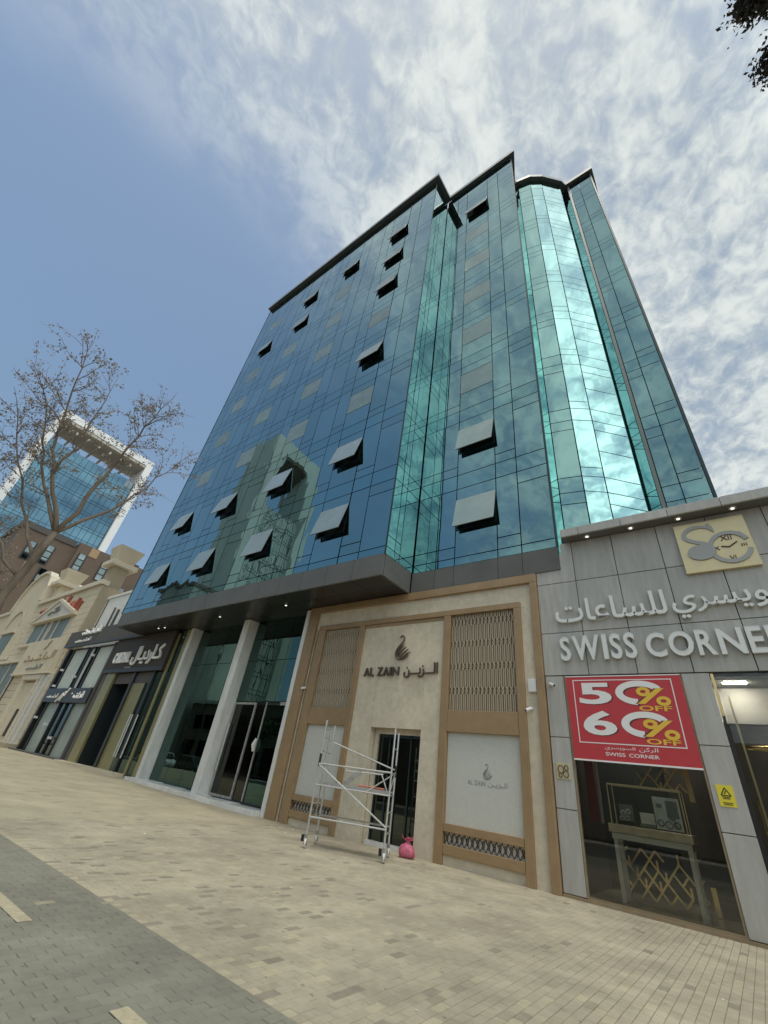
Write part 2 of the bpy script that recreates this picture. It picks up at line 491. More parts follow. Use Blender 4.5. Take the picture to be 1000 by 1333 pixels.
# ------------------------------------------------------------------ helpers
class MB:
    def __init__(self):
        self.v, self.f, self.mi = [], [], []

    def poly(self, pts, faces, mi=0):
        o = len(self.v)
        self.v += [tuple(p) for p in pts]
        for fc in faces:
            self.f.append(tuple(o + i for i in fc))
            self.mi.append(mi)
        return self

    def box(self, x0, x1, y0, y1, z0, z1, mi=0):
        p = [(x0, y0, z0), (x1, y0, z0), (x1, y1, z0), (x0, y1, z0), (x0, y0, z1), (x1, y0, z1), (x1, y1, z1), (x0, y1, z1)]
        return self.poly(p, [(0, 3, 2, 1), (4, 5, 6, 7), (0, 1, 5, 4), (1, 2, 6, 5), (2, 3, 7, 6), (3, 0, 4, 7)], mi)

    def obox(self, c, ax, ay, az, hx, hy, hz, mi=0):
        c, ax, ay, az = Vector(c), Vector(ax), Vector(ay), Vector(az)
        p = [c + ax * hx * sx + ay * hy * sy + az * hz * sz for sz in (-1, 1) for sx, sy in ((-1, -1), (1, -1), (1, 1), (-1, 1))]
        return self.poly(p, [(0, 3, 2, 1), (4, 5, 6, 7), (0, 1, 5, 4), (1, 2, 6, 5), (2, 3, 7, 6), (3, 0, 4, 7)], mi)

    def bar(self, a, b, w, d, up=(0, 1, 0), mi=0):
        a, b = Vector(a), Vector(b)
        az = (b - a).normalized()
        ay = Vector(up) - az * az.dot(Vector(up))
        ay.normalize()
        ax = ay.cross(az)
        return self.obox((a + b) / 2, ax, ay, az, w / 2, d / 2, (b - a).length / 2, mi)

    def prism(self, pts, axis, a0, a1, mi=0):
        """polygon in the two other axes, extruded along axis"""
        n = len(pts)

        def P(q, a):
            return {'x': (a, q[0], q[1]), 'y': (q[0], a, q[1]), 'z': (q[0], q[1], a)}[axis]
        p = [P(q, a0) for q in pts] + [P(q, a1) for q in pts]
        fs = [tuple(range(n))[::-1], tuple(range(n, 2 * n))] + [(i, (i + 1) % n, n + (i + 1) % n, n + i) for i in range(n)]
        return self.poly(p, fs, mi)

    def tube(self, pts, rad, sides=8, mi=0, caps=True):
        pts = [Vector(p) for p in pts]
        n = len(pts)
        rs = rad if isinstance(rad, (list, tuple)) else [rad] * n
        o = len(self.v)
        prev = None
        for i, p in enumerate(pts):
            d = (pts[min(i + 1, n - 1)] - pts[max(i - 1, 0)])
            d.normalize()
            if prev is None:
                a = d.orthogonal().normalized()
            else:
                a = prev - d * prev.dot(d)
                a = a.normalized() if a.length > 1e-6 else d.orthogonal().normalized()
            prev = a
            b = d.cross(a)
            for k in range(sides):
                t = 2 * math.pi * k / sides
                self.v.append(tuple(p + (a * math.cos(t) + b * math.sin(t)) * rs[i]))
        for i in range(n - 1):
            for k in range(sides):
                k2 = (k + 1) % sides
                self.f.append((o + i * sides + k, o + i * sides + k2, o + (i + 1) * sides + k2, o + (i + 1) * sides + k))
                self.mi.append(mi)
        if caps:
            self.f.append(tuple(o + k for k in range(sides))[::-1])
            self.mi.append(mi)
            self.f.append(tuple(o + (n - 1) * sides + k for k in range(sides)))
            self.mi.append(mi)
        return self

    def disc(self, c, axis, r, h, sides=16, mi=0):
        c, axis = Vector(c), Vector(axis).normalized()
        return self.tube([c - axis * h / 2, c + axis * h / 2], r, sides, mi)

    def mesh(self, name, mats, smooth=False):
        me = bpy.data.meshes.new(name)
        me.from_pydata(self.v, [], self.f)
        for m in (mats if isinstance(mats, (list, tuple)) else [mats]):
            me.materials.append(M[m] if isinstance(m, str) else m)
        me.polygons.foreach_set('material_index', self.mi)
        if smooth:
            me.polygons.foreach_set('use_smooth', [True] * len(self.f))
        me.update()
        return me

    def build(self, name, mats, parent=None, smooth=False, bevel=0.0):
        o = bpy.data.objects.new(name, self.mesh(name, mats, smooth))
        COL.objects.link(o)
        if parent:
            adopt(o, parent)
        if bevel:
            b = o.modifiers.new('bevel', 'BEVEL')
            b.width = bevel
            b.segments = 1
            b.limit_method = 'ANGLE'
        return o


ORIGIN = {}


def adopt(o, parent):
    """parent keeping world coordinates; parents are never rotated"""
    o.parent = parent
    off = Vector((0, 0, 0))
    p = parent
    while p:
        off += p.location
        p = p.parent
    o.location = o.location - off


def tag(o, label=None, cat=None, group=None, kind=None):
    if label:
        o['label'] = label
    if cat:
        o['category'] = cat
    if group:
        o['group'] = group
    if kind:
        o['kind'] = kind
    return o


def thing(name, label, cat, loc=(0, 0, 0), group=None):
    o = bpy.data.objects.new(name, None)
    o.empty_display_size = 0.3
    COL.objects.link(o)
    o.location = loc
    return tag(o, label, cat, group)


def B(x0, x1, y0, y1, z0, z1, name, mat, parent, bevel=0.0):
    return MB().box(x0, x1, y0, y1, z0, z1).build(name, mat, parent, bevel=bevel)


_unit = {}


def unit_box(mat):
    if mat not in _unit:
        _unit[mat] = MB().box(-.5, .5, -.5, .5, -.5, .5).mesh('panel', mat)
    return _unit[mat]


def inst(mesh, name, parent, loc, rotz=0.0, scale=(1, 1, 1), rot=None):
    o = bpy.data.objects.new(name, mesh)
    COL.objects.link(o)
    o.location = loc
    o.rotation_euler = rot if rot else (0, 0, rotz)
    o.scale = scale
    if parent:
        adopt(o, parent)
    return o


# Arabic letters joined by hand: isolated, final, initial, medial forms
AR = {'ا': ('\ufe8d', '\ufe8e'), 'ل': ('\ufedd', '\ufede', '\ufedf', '\ufee0'), 'ر': ('\ufead', '\ufeae'), 'ز': ('\ufeaf', '\ufeb0'),
      'د': ('\ufea9', '\ufeaa'), 'و': ('\ufeed', '\ufeee'), 'ك': ('\ufed9', '\ufeda', '\ufedb', '\ufedc'),
      'ن': ('\ufee5', '\ufee6', '\ufee7', '\ufee8'), 'س': ('\ufeb1', '\ufeb2', '\ufeb3', '\ufeb4'),
      'ي': ('\ufef1', '\ufef2', '\ufef3', '\ufef4'), 'ع': ('\ufec9', '\ufeca', '\ufecb', '\ufecc'),
      'ت': ('\ufe95', '\ufe96', '\ufe97', '\ufe98'), 'ـ': ('\u0640',) * 4}


def arabic(s):
    out = []
    for i, c in enumerate(s):
        if c not in AR:
            out.append(c)
            continue
        f = AR[c]
        pj = i > 0 and s[i - 1] in AR and len(AR[s[i - 1]]) == 4
        nj = len(f) == 4 and i + 1 < len(s) and s[i + 1] in AR
        out.append(f[(1 if pj else 0) if not nj else (3 if pj else 2)])
    return ''.join(reversed(out))


def text_mb(body, box, y, depth, offset=0.0, shear=0.0, spacing=1.0):
    """letters standing on a wall plane facing -Y, fitted into box (x0,x1,z0,z1); front face at y-depth"""
    c = bpy.data.curves.new('t', 'FONT')
    c.body = body
    c.size = 1.0
    c.extrude = 0.5
    c.offset = offset
    c.shear = shear
    c.space_character = spacing
    c.resolution_u = 4
    o = bpy.data.objects.new('t', c)
    COL.objects.link(o)
    dg = bpy.context.evaluated_depsgraph_get()
    me = bpy.data.meshes.new_from_object(o.evaluated_get(dg))
    xs = [v.co.x for v in me.vertices]
    ys = [v.co.y for v in me.vertices]
    x0, x1, z0, z1 = box
    ax, ay = min(xs), min(ys)
    sx = (x1 - x0) / max(1e-6, max(xs) - ax)
    sy = (z1 - z0) / max(1e-6, max(ys) - ay)
    mb = MB()
    par = list(range(len(me.vertices)))

    def find(i):
        while par[i] != i:
            par[i] = par[par[i]]
            i = par[i]
        return i
    for p in me.polygons:
        a = find(p.vertices[0])
        for q in p.vertices[1:]:
            par[find(q)] = a
    isl = {}
    nudge = [isl.setdefault(find(i), len(isl)) % 4 * min(.004, depth * .05) for i in range(len(par))]
    mb.poly([(x0 + (v.co.x - ax) * sx, y - depth * (v.co.z + .5) - nudge[i], z0 + (v.co.y - ay) * sy) for i, v in enumerate(me.vertices)],
            [tuple(p.vertices) for p in me.polygons])
    bpy.data.objects.remove(o)
    bpy.data.curves.remove(c)
    bpy.data.meshes.remove(me)
    return mb


def letters(word, box, y, depth, name, mat, parent, offset=0.0, gap_fac=1.0):
    """each character its own object; widths taken from the font"""
    w = []
    for ch in word:
        c = bpy.data.curves.new('t', 'FONT')
        c.body = 'I' + ch + 'I'
        c.size = 1
        o = bpy.data.objects.new('t', c)
        COL.objects.link(o)
        bpy.context.view_layer.update()
        d1 = o.dimensions.x
        c.body = 'II'
        bpy.context.view_layer.update()
        w.append(max(0.2, d1 - o.dimensions.x))
        bpy.data.objects.remove(o)
        bpy.data.curves.remove(c)
    tot = sum(w)
    x0, x1, z0, z1 = box
    k = (x1 - x0) / tot
    x = x0
    res = []
    for ch, wi in zip(word, w):
        if ch != ' ':
            g = 0.045 * k
            res.append(text_mb(ch, (x + g, x + wi * k - g, z0, z1), y, depth, offset).build(name, mat, parent))
        x += wi * k
    return res


def gz(x):
    return 0.0 if x > -13 else min(0.29, (-13 - x) * 0.0135)


# ------------------------------------------------------------------ the ground
g = MB().poly([(-900, -900, -.22), (900, -900, -.22), (900, 900, -.22), (-900, 900, -.22)], [(0, 1, 2, 3)]).build('ground', 'sand')
tag(g, 'sandy ground reaching the horizon', 'ground', kind='structure')
rd = MB().poly([(-400, -15, -.13), (300, -15, -.13), (300, -1.6, -.13), (-400, -1.6, -.13)], [(0, 1, 2, 3)]).build('road', 'asphalt')
tag(rd, 'dark asphalt road running along the pavement', 'road', kind='structure')
kb = MB()
for i in range(60):
    kb.box(-50 + i, -50 + i + .985, -1.6, -1.42, -.2, -.005)
kb = kb.build('kerb', 'kerb')
tag(kb, 'pale concrete kerb between road and cycle lane', 'kerb', kind='structure')
op = B(-400, 300, -19, -15.2, -.2, -.02, 'pavement', 'kerb', None)
tag(op, 'pale pavement on the other side of the road', 'pavement', kind='structure')

NEARX0, NEARX1 = -13.0, 4.4
LANE_Y0, LANE_Y1 = 1.0, 3.62
pav = MB()
pav.poly([(NEARX0, LANE_Y1, -.010), (NEARX1, LANE_Y1, -.010), (NEARX1, 13.6, -.010), (NEARX0, 13.6, -.010)], [(0, 1, 2, 3)], 0)
xs = [NEARX0, -18, -23, -28, -34.5, -60, -120, -300]
for a, b in zip(xs, xs[1:]):
    za, zb = gz(a), gz(b)
    pav.poly([(b, -1.42, zb), (a, -1.42, za), (a, 15.5, za), (b, 15.5, zb)], [(0, 1, 2, 3)], 1)
pav.poly([(NEARX1, -1.42, 0), (60, -1.42, 0), (60, 15.5, 0), (NEARX1, 15.5, 0)], [(0, 1, 2, 3)], 1)
pav = pav.build('pavement', ['joint', 'far_paving'])
tag(pav, 'beige block pavement with scattered brown pavers in front of the shops', 'pavement', kind='structure')
lane = MB().poly([(NEARX0, -1.42, -.010), (NEARX1, -1.42, -.010), (NEARX1, LANE_Y1, -.010), (NEARX0, LANE_Y1, -.010)], [(0, 1, 2, 3)]).build('cycle_lane', 'lane_joint')
tag(lane, 'grey block-paved lane with cream dashes along the beige pavement', 'lane', kind='structure')


def brick_mesh(mat, lx, ly):
    h, c, zb = 0.0, 0.004, -0.03
    mb = MB()
    x, y = lx / 2, ly / 2
    p = [(-x, -y, zb), (x, -y, zb), (x, y, zb), (-x, y, zb), (-x, -y, h - c), (x, -y, h - c), (x, y, h - c), (-x, y, h - c),
         (-x + c, -y + c, h), (x - c, -y + c, h), (x - c, y - c, h), (-x + c, y - c, h)]
    mb.poly(p, [(0, 1, 5, 4), (1, 2, 6, 5), (2, 3, 7, 6), (3, 0, 4, 7), (4, 5, 9, 8), (5, 6, 10, 9), (6, 7, 11, 10), (7, 4, 8, 11), (8, 9, 10, 11)])
    return mb, mb.mesh('paving_brick', mat)


def cam_size(p):
    """(in frame?, apparent size factor)"""
    d = Vector(p) - EYE
    z = d.dot(_f)
    if z < 0.2:
        return False, 0
    px = 500 + 536.8 * d.dot(RIGHT) / z
    py = 666.5 - 536.8 * d.dot(UP) / z
    return (-15 < px < 1015 and -15 < py < 1350), 1 / d.length


def lay(parent, x0, x1, y0, y1, lx, ly, gap, mats, pick, name):
    protos = {k: brick_mesh(k, lx - gap, ly - gap) for k in mats}
    cells = []
    i = 0
    x = x0
    while x < x1 - 1e-6:
        off = ly / 2 if i % 2 else 0
        y = y0 - off
        while y < y1 - 1e-6:
            a, b = max(y, y0), min(y + ly, y1)
            if b - a > ly * .3:
                cells.append((x + lx / 2, (a + b) / 2, (b - a) / ly))
            y += ly
        x += lx
        i += 1
    rng = random.Random(11)
    items = []
    for cx, cy, fr in cells:
        ins, s = cam_size((cx, cy, 0))
        items.append((s if ins else 0, cx, cy, fr, pick(cx, cy, rng), rng.uniform(-.0014, .0014), rng.uniform(-.006, .006), rng.uniform(-.006, .006)))
    items.sort(key=lambda t: -t[0])
    n = 0
    rest = MB()
    mi = {k: i for i, k in enumerate(mats)}
    for s, cx, cy, fr, k, dz, rx, ry in items:
        if s == 0 and (cx < -10 or cy < 0.9):
            pass
        if n < 300 and s > 0 and fr > .99:
            inst(protos[k][1], name, parent, (cx, cy, dz), rot=(rx, ry, 0))
            n += 1
        else:
            mb = protos[k][0]
            rest.poly([(cx + v[0], cy + v[1] * fr, v[2] + dz + rx * v[1] - ry * v[0]) for v in mb.v], mb.f, mi[k])
    r = rest.build('paving_bricks', mats, parent)
    tag(r, kind='stuff')


def pick_tan(x, y, rng):
    if y < LANE_Y1 + .11:
        return 'pale_brick'
    ix, iy = math.floor(x / .44), math.floor(y / .44)
    r = rng.random()
    fade = max(0.0, min(1.0, (9.5 - y) / 4))
    if r < .010 + .034 * fade:
        return 'dark_brick'
    if r < .04 + .05 * fade:
        return 'mid_brick'
    if r > .95:
        return 'pale_brick'
    return 'tan_brick'


lay(pav, NEARX0, NEARX1, LANE_Y1, 13.5, .11, .22, .006, ['tan_brick', 'mid_brick', 'dark_brick', 'pale_brick'], pick_tan, 'paving_brick')
lay(lane, NEARX0, NEARX1, 0.9, LANE_Y1, .11, .22, .005, ['grey_brick', 'mid_brick'],
    lambda x, y, r: 'mid_brick' if r.random() > .9985 else 'grey_brick', 'paving_brick')
for x0, x1 in ((-7.30, -6.20), (-4.08, -2.95), (-10.6, -9.5)):
    mk = MB().box(x0, x1, 2.55, 2.69, .0025, .0045).build('lane_mark', 'lane_paint', lane)
# sweepings: paper scraps, pebbles and grit near the shops
lit = MB()
rng = random.Random(3)
for i in range(150):
    x, y = rng.uniform(-13, 2), rng.choice((rng.uniform(4.5, 12.6), rng.uniform(9.5, 12.7), rng.uniform(11.8, 12.75)))
    s = rng.uniform(.008, .022) * (2.0 if rng.random() < .08 else 1)
    a = rng.uniform(0, 6.28)
    pts = [(x + s * math.cos(a + k * 1.57) * rng.uniform(.6, 1.2), y + s * math.sin(a + k * 1.57) * rng.uniform(.6, 1.2), .004 + rng.uniform(0, .01)) for k in range(4)]
    lit.poly(pts + [(x, y, .004 + s * .5)], [(0, 1, 4), (1, 2, 4), (2, 3, 4), (3, 0, 4)], 0 if rng.random() < .35 else 1)
lit = lit.build('litter', ['paper', 'mid_brick'])
tag(lit, 'small scraps and grit scattered over the beige pavement', 'litter', kind='stuff')

# ------------------------------------------------------------------ the glass office tower
YC, Y0, YL = 10.96, 12.93, 13.5
FH = 4.2
BZ = [9.4 + FH * k for k in range(9)]
TOPZ = 46.2
T = thing('glass_office_tower', 'tall office building of blue green mirror glass with open awning windows and a curved bay', 'office building', (-15, 13, 0))

core = MB()
core.box(-31.55, -9.35, YC + .32, 40, 8.2, 46.2)
core.prism([(-9.35, Y0 + .32), (-3.75, Y0 + .32), (-4.75, 15.9), (-4.75, 40), (-9.35, 40)], 'z', 8.2, 46.2)
core.prism([(-4.4, 15.95), (-3.5, 15.5), (-2.6, 15.7), (-1.95, 16.1), (-.95, 17.35), (-.78, 18.9), (.05, 18.3), (1.6, 17.9), (1.6, 40), (-4.3, 40)], 'z', 0, 46.2)
core.box(-31.5, -14.9, YL + .5, 40, 0, 8.2)
core.box(-14.9, -4.1, YL + 1.2, 40, 0, 8.2)
core.build('inner_wall', 'dark_core', T)

TYPES = {'w': [0, 1.25, 2.81, 3.4], 'a': [0, .5, 3.4], 'd': [0, 2.81, 3.4], 'n': [0, 3.4], 'b': [0, 1.5, 2.81, 3.4]}
panels = []          # (size, kind, centre, rotz, (w,d,h), material)
GAP = .038


def facet(p, u, cols, mat='glass', winfn=None):
    """p: plan point of facet origin (u=0), u: unit plan direction running to the facet's right seen from outside"""
    u = Vector((u[0], u[1], 0)).normalized()
    nrm = Vector((u.y, -u.x, 0))          # outward
    rz = math.atan2(u.y, u.x)
    for ci, (a, b, ty) in enumerate(cols):
        w = b - a - GAP
        cpt = Vector((p[0], p[1], 0)) + u * (a + b) / 2 - nrm * .02
        zs = [(9.05, 9.4, 's')]
        for k, bz in enumerate(BZ):
            if k == 8:
                zs += [(bz, bz + 1.5, 'v'), (bz + 1.5, TOPZ, 'v')]
                continue
            L = TYPES[ty] + [FH]
            for j in range(len(L) - 1):
                kind = 'v'
                if ty == 'w' and j == 1:
                    kind = ('win', k)
                elif j == len(L) - 2:
                    kind = 's'
                zs.append((bz + L[j], bz + L[j + 1], kind))
        for z0, z1, kind in zs:
            c = cpt + Vector((0, 0, (z0 + z1) / 2))
            h = z1 - z0 - GAP
            if isinstance(kind, tuple):
                window(c, u, nrm, rz, w, h, winfn(kind[1]))
                continue
            ins, s = cam_size(c)
            panels.append((s * s * w * h if ins else 0, kind, c, rz, (w, .035, h), mat if kind == 'v' or mat != 'glass' else 'spandrel'))


def window(c, u, nrm, rz, w, h, ang):
    """awning sash hung at its head; ang = opening in degrees, 0 shut"""
    f = bpy.data.objects.new('window', None)
    fr = MB()
    t, d = .05, .12
    for a0, a1, b0, b1 in ((-w / 2, w / 2, h / 2 - t, h / 2), (-w / 2, w / 2, -h / 2, -h / 2 + t), (-w / 2, -w / 2 + t, -h / 2 + t, h / 2 - t), (w / 2 - t, w / 2, -h / 2 + t, h / 2 - t)):
        fr.box(a0, a1, .0, d, b0, b1)
    fr = fr.build('window', 'mullion')
    fr.location = c
    fr.rotation_euler = (0, 0, rz)
    adopt(fr, T)
    sash = MB()
    sash.box(-w / 2 - .01, w / 2 + .01, -.022, .0, -h, 0, 0)
    e = .035
    for a0, a1, b0, b1 in ((-w / 2, w / 2, -e, 0), (-w / 2, w / 2, -h, -h + e), (-w / 2, -w / 2 + e, -h + e, -e), (w / 2 - e, w / 2, -h + e, -e)):
        sash.box(a0, a1, .001, .022, b0, b1, 1)
    so = sash.build('sash', ['sash_open_lit' if ang else 'sash', 'sash_edge'])
    so.parent = fr
    so.location = (0, -.035 if ang else -.0, h / 2)
    so.rotation_euler = (R_(-ang), 0, 0)
    if ang:
        for sx in (-1, 1):
            st = MB()
            low = Vector((sx * (w / 2 - .04), -.03 - math.sin(R_(ang)) * h * .55, h / 2 - math.cos(R_(ang)) * h * .55))
            st.bar((sx * (w / 2 - .04), .03, h / 2 - h * .55 - .25), low, .02, .012)
            sto = st.build('stay', 'mullion')
            sto.parent = fr


OPEN = {0: (0, 1, 3, 5, 6, 7), 1: (0, 1, 7), 2: (0, 1, 6, 7), 3: (0, 1, 6)}
wrng = random.Random(5)


def left_win(i):
    return lambda k: ((12.5 if k < 4 else 9) + wrng.uniform(-2, 2)) if k in OPEN[i] else 0


# front of the forward wing, cut into bays
LX = -31.6
edges = [(-10.5, -9.12, 'd'), (-11.63, -10.5, 'a')]
wr = [-11.65, -17.02, -22.32, -27.6]
for i, r in enumerate(wr):
    edges.append((r - 1.78, r, ('w', i)))
    if i < 3:
        n = wr[i + 1]
        a, b, c_, d_ = r - 1.78, r - 2.75, r - 4.28, n
        edges += [(b, a, 'a'), (c_, b, 'd'), (d_, c_, 'a')]
edges += [(-30.4, -29.38, 'a'), (LX, -30.4, 'd')]
for a, b, ty in edges:
    if isinstance(ty, tuple):
        facet((a, YC), (1, 0), [(0, b - a, 'w')], winfn=left_win(ty[1]))
    else:
        facet((a, YC), (1, 0), [(0, b - a, ty)])
# its return facing the middle wing
facet((-9.1, YC), (0, 1), [(0.02, .95, 'a'), (.95, Y0 - YC + .02, 'd')], 'lit_glass')
# middle wing
MWIN = {0: 11, 1: 12, 7: 13}
facet((-9.07, Y0), (1, 0), [(0, 1.07, 'a'), (1.07, 1.92, 'a'), (1.92, 3.72, 'w'), (3.72, 4.62, 'a'), (4.62, 5.84, 'd')], winfn=lambda k: MWIN.get(k, 0))
facet((-3.27, Y0 + .03), (-.95, 2.45), [(.02, 2.6, 'n')], 'lit_glass')
# curved bay of flat facets
bay = [(-4.3, 15.38), (-3.43, 15.1), (-2.49, 15.32), (-1.72, 15.82), (-.55, 17.0)]
for i, ty in enumerate(('n', 'd', 'a', 'b')):
    a, b = Vector(bay[i]), Vector(bay[i + 1])
    facet(a, (b - a), [(0.005, (b - a).length - .005, ty)], 'lit_glass')
a, b = Vector((-.66, 17.92)), Vector((-.05, 17.58))
facet(a, b - a, [(.0, (b - a).length - .02, 'd')], 'glass')
facet((-.55, 17.02), (-.06, .86), [(.0, .86, 'd')], 'lit_glass')
# right wing
facet((.11, 17.54), (1, 0), [(0, .66, 'd'), (.66, 1.56, 'a')])
panels.sort(key=lambda t: -t[0])
cnt = {'v': 0, 's': 0}
rest = {'v': MB(), 's': MB()}
rmats = ['glass', 'spandrel', 'lit_glass', 'bay_side', 'bay_cheek']
prng = random.Random(9)
for s, kind, c, rz, dim, mat in panels:
    tx, tz = prng.gauss(0, .0019), prng.gauss(0, .0019)
    if cnt[kind] < 300 and s > 0:
        inst(unit_box(mat), 'glass_panel' if kind == 'v' else 'spandrel_panel', T, c, scale=dim, rot=(tx, 0, rz + tz))
        cnt[kind] += 1
    else:
        u, n_ = Vector((math.cos(rz + tz), math.sin(rz + tz), 0)), Vector((-math.sin(rz + tz), math.cos(rz + tz), 0))
        rest[kind].obox(c, u, n_, (0, 0, 1), dim[0] / 2, dim[1] / 2, dim[2] / 2, rmats.index(mat))
for k, nm in (('v', 'glass_panels'), ('s', 'spandrel_panels')):
    if rest[k].v:
        tag(rest[k].build(nm, rmats, T), kind='stuff')
# corner posts and trim
B(-9.13, -9.08, YC - .02, YC + .03, 9.05, TOPZ, 'corner_post', 'mullion', T)
B(LX - .06, LX, YC - .02, YC + .4, 9.05, TOPZ, 'corner_post', 'mullion', T)
B(-3.27, -3.19, Y0 - .03, Y0 + .04, 9.05, TOPZ, 'corner_post', 'mullion', T)
B(-.06, .09, 17.50, 17.66, 9.0, TOPZ, 'corner_post', 'post_grey', T)
B(1.68, 1.78, 17.48, 17.9, 9.0, TOPZ, 'corner_post', 'mullion', T)


def roof_trim(path, over, name='roof_trim'):
    """path: plan polyline of the wall line (outside on its right-hand side, running to the right); over: overhang"""
    pts = [Vector(p) for p in path]
    nor = []
    for i in range(len(pts)):
        ns = []
        if i > 0:
            d = (pts[i] - pts[i - 1]).normalized()
            ns.append(Vector((d.y, -d.x)))
        if i < len(pts) - 1:
            d = (pts[i + 1] - pts[i]).normalized()
            ns.append(Vector((d.y, -d.x)))
        m_ = sum(ns, Vector((0, 0)))
        m_ = m_ / len(ns)
        nor.append(m_ / max(.25, m_.length_squared))
    out = [p + n * over for p, n in zip(pts, nor)]
    inn = [p - n * .3 for p, n in zip(pts, nor)]
    z0, z1 = TOPZ, TOPZ + .42
    for i in range(len(pts) - 1):
        mb = MB()
        q = [out[i], out[i + 1], inn[i + 1], inn[i]]
        P = [(p.x, p.y, z) for z in (z0, z1) for p in q]
        mb.poly(P, [(4, 5, 6, 7), (0, 1, 5, 4), (1, 2, 6, 5), (2, 3, 7, 6), (3, 0, 4, 7)], 0)
        mb.poly([P[0], P[1], P[2], P[3]], [(3, 2, 1, 0)], 1)
        mb.build(name, ['roof_face', 'roof_soffit'], T)


roof_trim([(LX - .1, YC), (-9.1, YC), (-9.1, Y0 - .01)], .35)
roof_trim([(-9.1 + .36, Y0), (-3.22, Y0), (-3.9, Y0 + 1.9)], .28)
roof_trim([(-4.1, 15.35)] + bay[1:] + [(-.25, 17.9)], .30)
roof_trim([(-.1, 17.54), (1.7, 17.54), (1.7, 20)], .28)

# canopy with its grey panels
cp = [-31.5 + 1.49 * i for i in range(16)]
cp[-1] = -9.12
for a, b in zip(cp, cp[1:]):
    B(a + .008, b - .008, YC - .02, YC + .08, 8.15, 9.05, 'canopy_panel', 'acm', T)
B(-9.2, -9.10, YC + .09, Y0 - .1, 8.15, 9.05, 'canopy_panel', 'acm', T)
B(-31.56, -31.48, YC + .09, Y0 - .1, 8.15, 9.05, 'canopy_panel', 'acm', T)
for a, b in zip([-9.09, -8.0, -7.15, -5.35, -4.45], [-8.0, -7.15, -5.35, -4.45, -3.2]):
    B(a + .008, b - .008, Y0 - .04, Y0 + .06, 8.18, 9.03, 'fascia_panel', 'acm', T)
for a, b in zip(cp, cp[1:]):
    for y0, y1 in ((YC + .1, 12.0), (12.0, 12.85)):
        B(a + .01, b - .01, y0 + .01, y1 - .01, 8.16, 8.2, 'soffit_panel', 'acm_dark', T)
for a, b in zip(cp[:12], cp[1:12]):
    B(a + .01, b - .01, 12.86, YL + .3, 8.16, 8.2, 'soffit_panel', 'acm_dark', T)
B(-31.4, -9.3, YC + .1, YC + .3, 8.3, 8.9, 'canopy_beam', 'dark_core', T)
dl = MB().tube([(0, 0, 0), (0, 0, -.05)], .07, 12).mesh('downlight', 'lamp_trim')
for x, y in ((-27.9, 12.1), (-27.2, 12.15), (-15.6, 12.0), (-21.0, 12.0)):
    inst(dl, 'downlight', T, (x, y, 8.16))
    inst(MB().tube([(0, 0, 0), (0, 0, -.015)], .05, 12).mesh('downlight_lens', 'lamp_lens'), 'lens', T, (x, y, 8.11))

# lobby behind the canopy: marble piers, mirror glass, doors
B(-25.28, -24.95, 12.93, YL + .25, gz(-25), 8.15, 'pier', 'marble', T, .01)
B(-19.98, -19.48, 12.93, YL + .25, gz(-19.5), 8.15, 'pier', 'marble', T, .01)
B(-14.98, -14.74, 12.86, 13.4, 0, 8.1, 'pier', 'marble', T, .01)
for x0, x1, xs_ in ((-24.9, -20.02, [-23.43, -22.01, -20.9]), (-19.44, -15.02, [-17.9, -16.5])):
    ed = [x0] + xs_ + [x1]
    for a, b in zip(ed, ed[1:]):
        for z0, z1 in ((.26, 6.05), (6.05, 7.18), (7.18, 8.15)):
            if x0 > -20 and z0 < 1:
                z0 = 4.12
            B(a + .012, b - .012, YL, YL + .03, z0 + .012, z1 - .012, 'lobby_glass', 'lobby', T)
B(-24.9, -15.02, YL + .06, YL + .1, .2, 8.15, 'lobby_back', 'dark_core', T)


def door(x0, x1, z0, z1, y, mat, frame, name='lobby_door', glass='lobby', t=.09):
    d = B(x0 + t, x1 - t, y + .02, y + .05, z0 + t, z1 - t, name, glass, T)
    fr = MB()
    fr.box(x0, x0 + t, y, y + .07, z0, z1).box(x1 - t, x1, y, y + .07, z0, z1)
    fr.box(x0 + t, x1 - t, y, y + .07, z1 - t, z1).box(x0 + t, x1 - t, y, y + .07, z0, z0 + t)
    f = fr.build('door_frame', frame, d)
    return d


M['door_dark'] = mirror_glass('door_dark_glass', (0.055, 0.06, 0.055), 0.06, 0.002, 1.0, 0.3)
d1 = door(-19.36, -17.72, .27, 4.08, YL - .06, 'x', 'alu_dirty', glass='door_dark')
MB().tube([(-19.22, YL - .15, 1.2), (-19.22, YL - .15, 3.1)], .03, 8).build('handle', 'alu', d1)
d2 = door(-16.95, -15.2, .2, 4.08, YL - .06, 'x', 'shop_black', glass='lobby')
B(-17.6, -17.0, YL - .03, YL + .0, .25, 4.08, 'lobby_glass', 'door_dark', T)
MB().tube([(-16.98, YL - .12, 2.1), (-17.0, YL - .16, 2.35), (-16.96, YL - .12, 2.6)], [.05, .1, .05], 8).build('handle_wrap', 'white_back', T)
MB().box(-16.0, -15.1, YL - .075, YL - .06, 3.98, 4.12).box(-16.98, -16.9, YL - .08, YL - .06, .3, 4.1).build('door_trim', 'alu_dirty', T)
for a, b in zip([-25.5, -23.4, -21.3, -19.2, -17.1], [-23.4, -21.3, -19.2, -17.1, -14.99]):
    z = gz((a + b) / 2)
    B(a + .006, b - .006, 12.5, YL + .1, z - .05, z + .16, 'entrance_step', 'marble', T, .012)
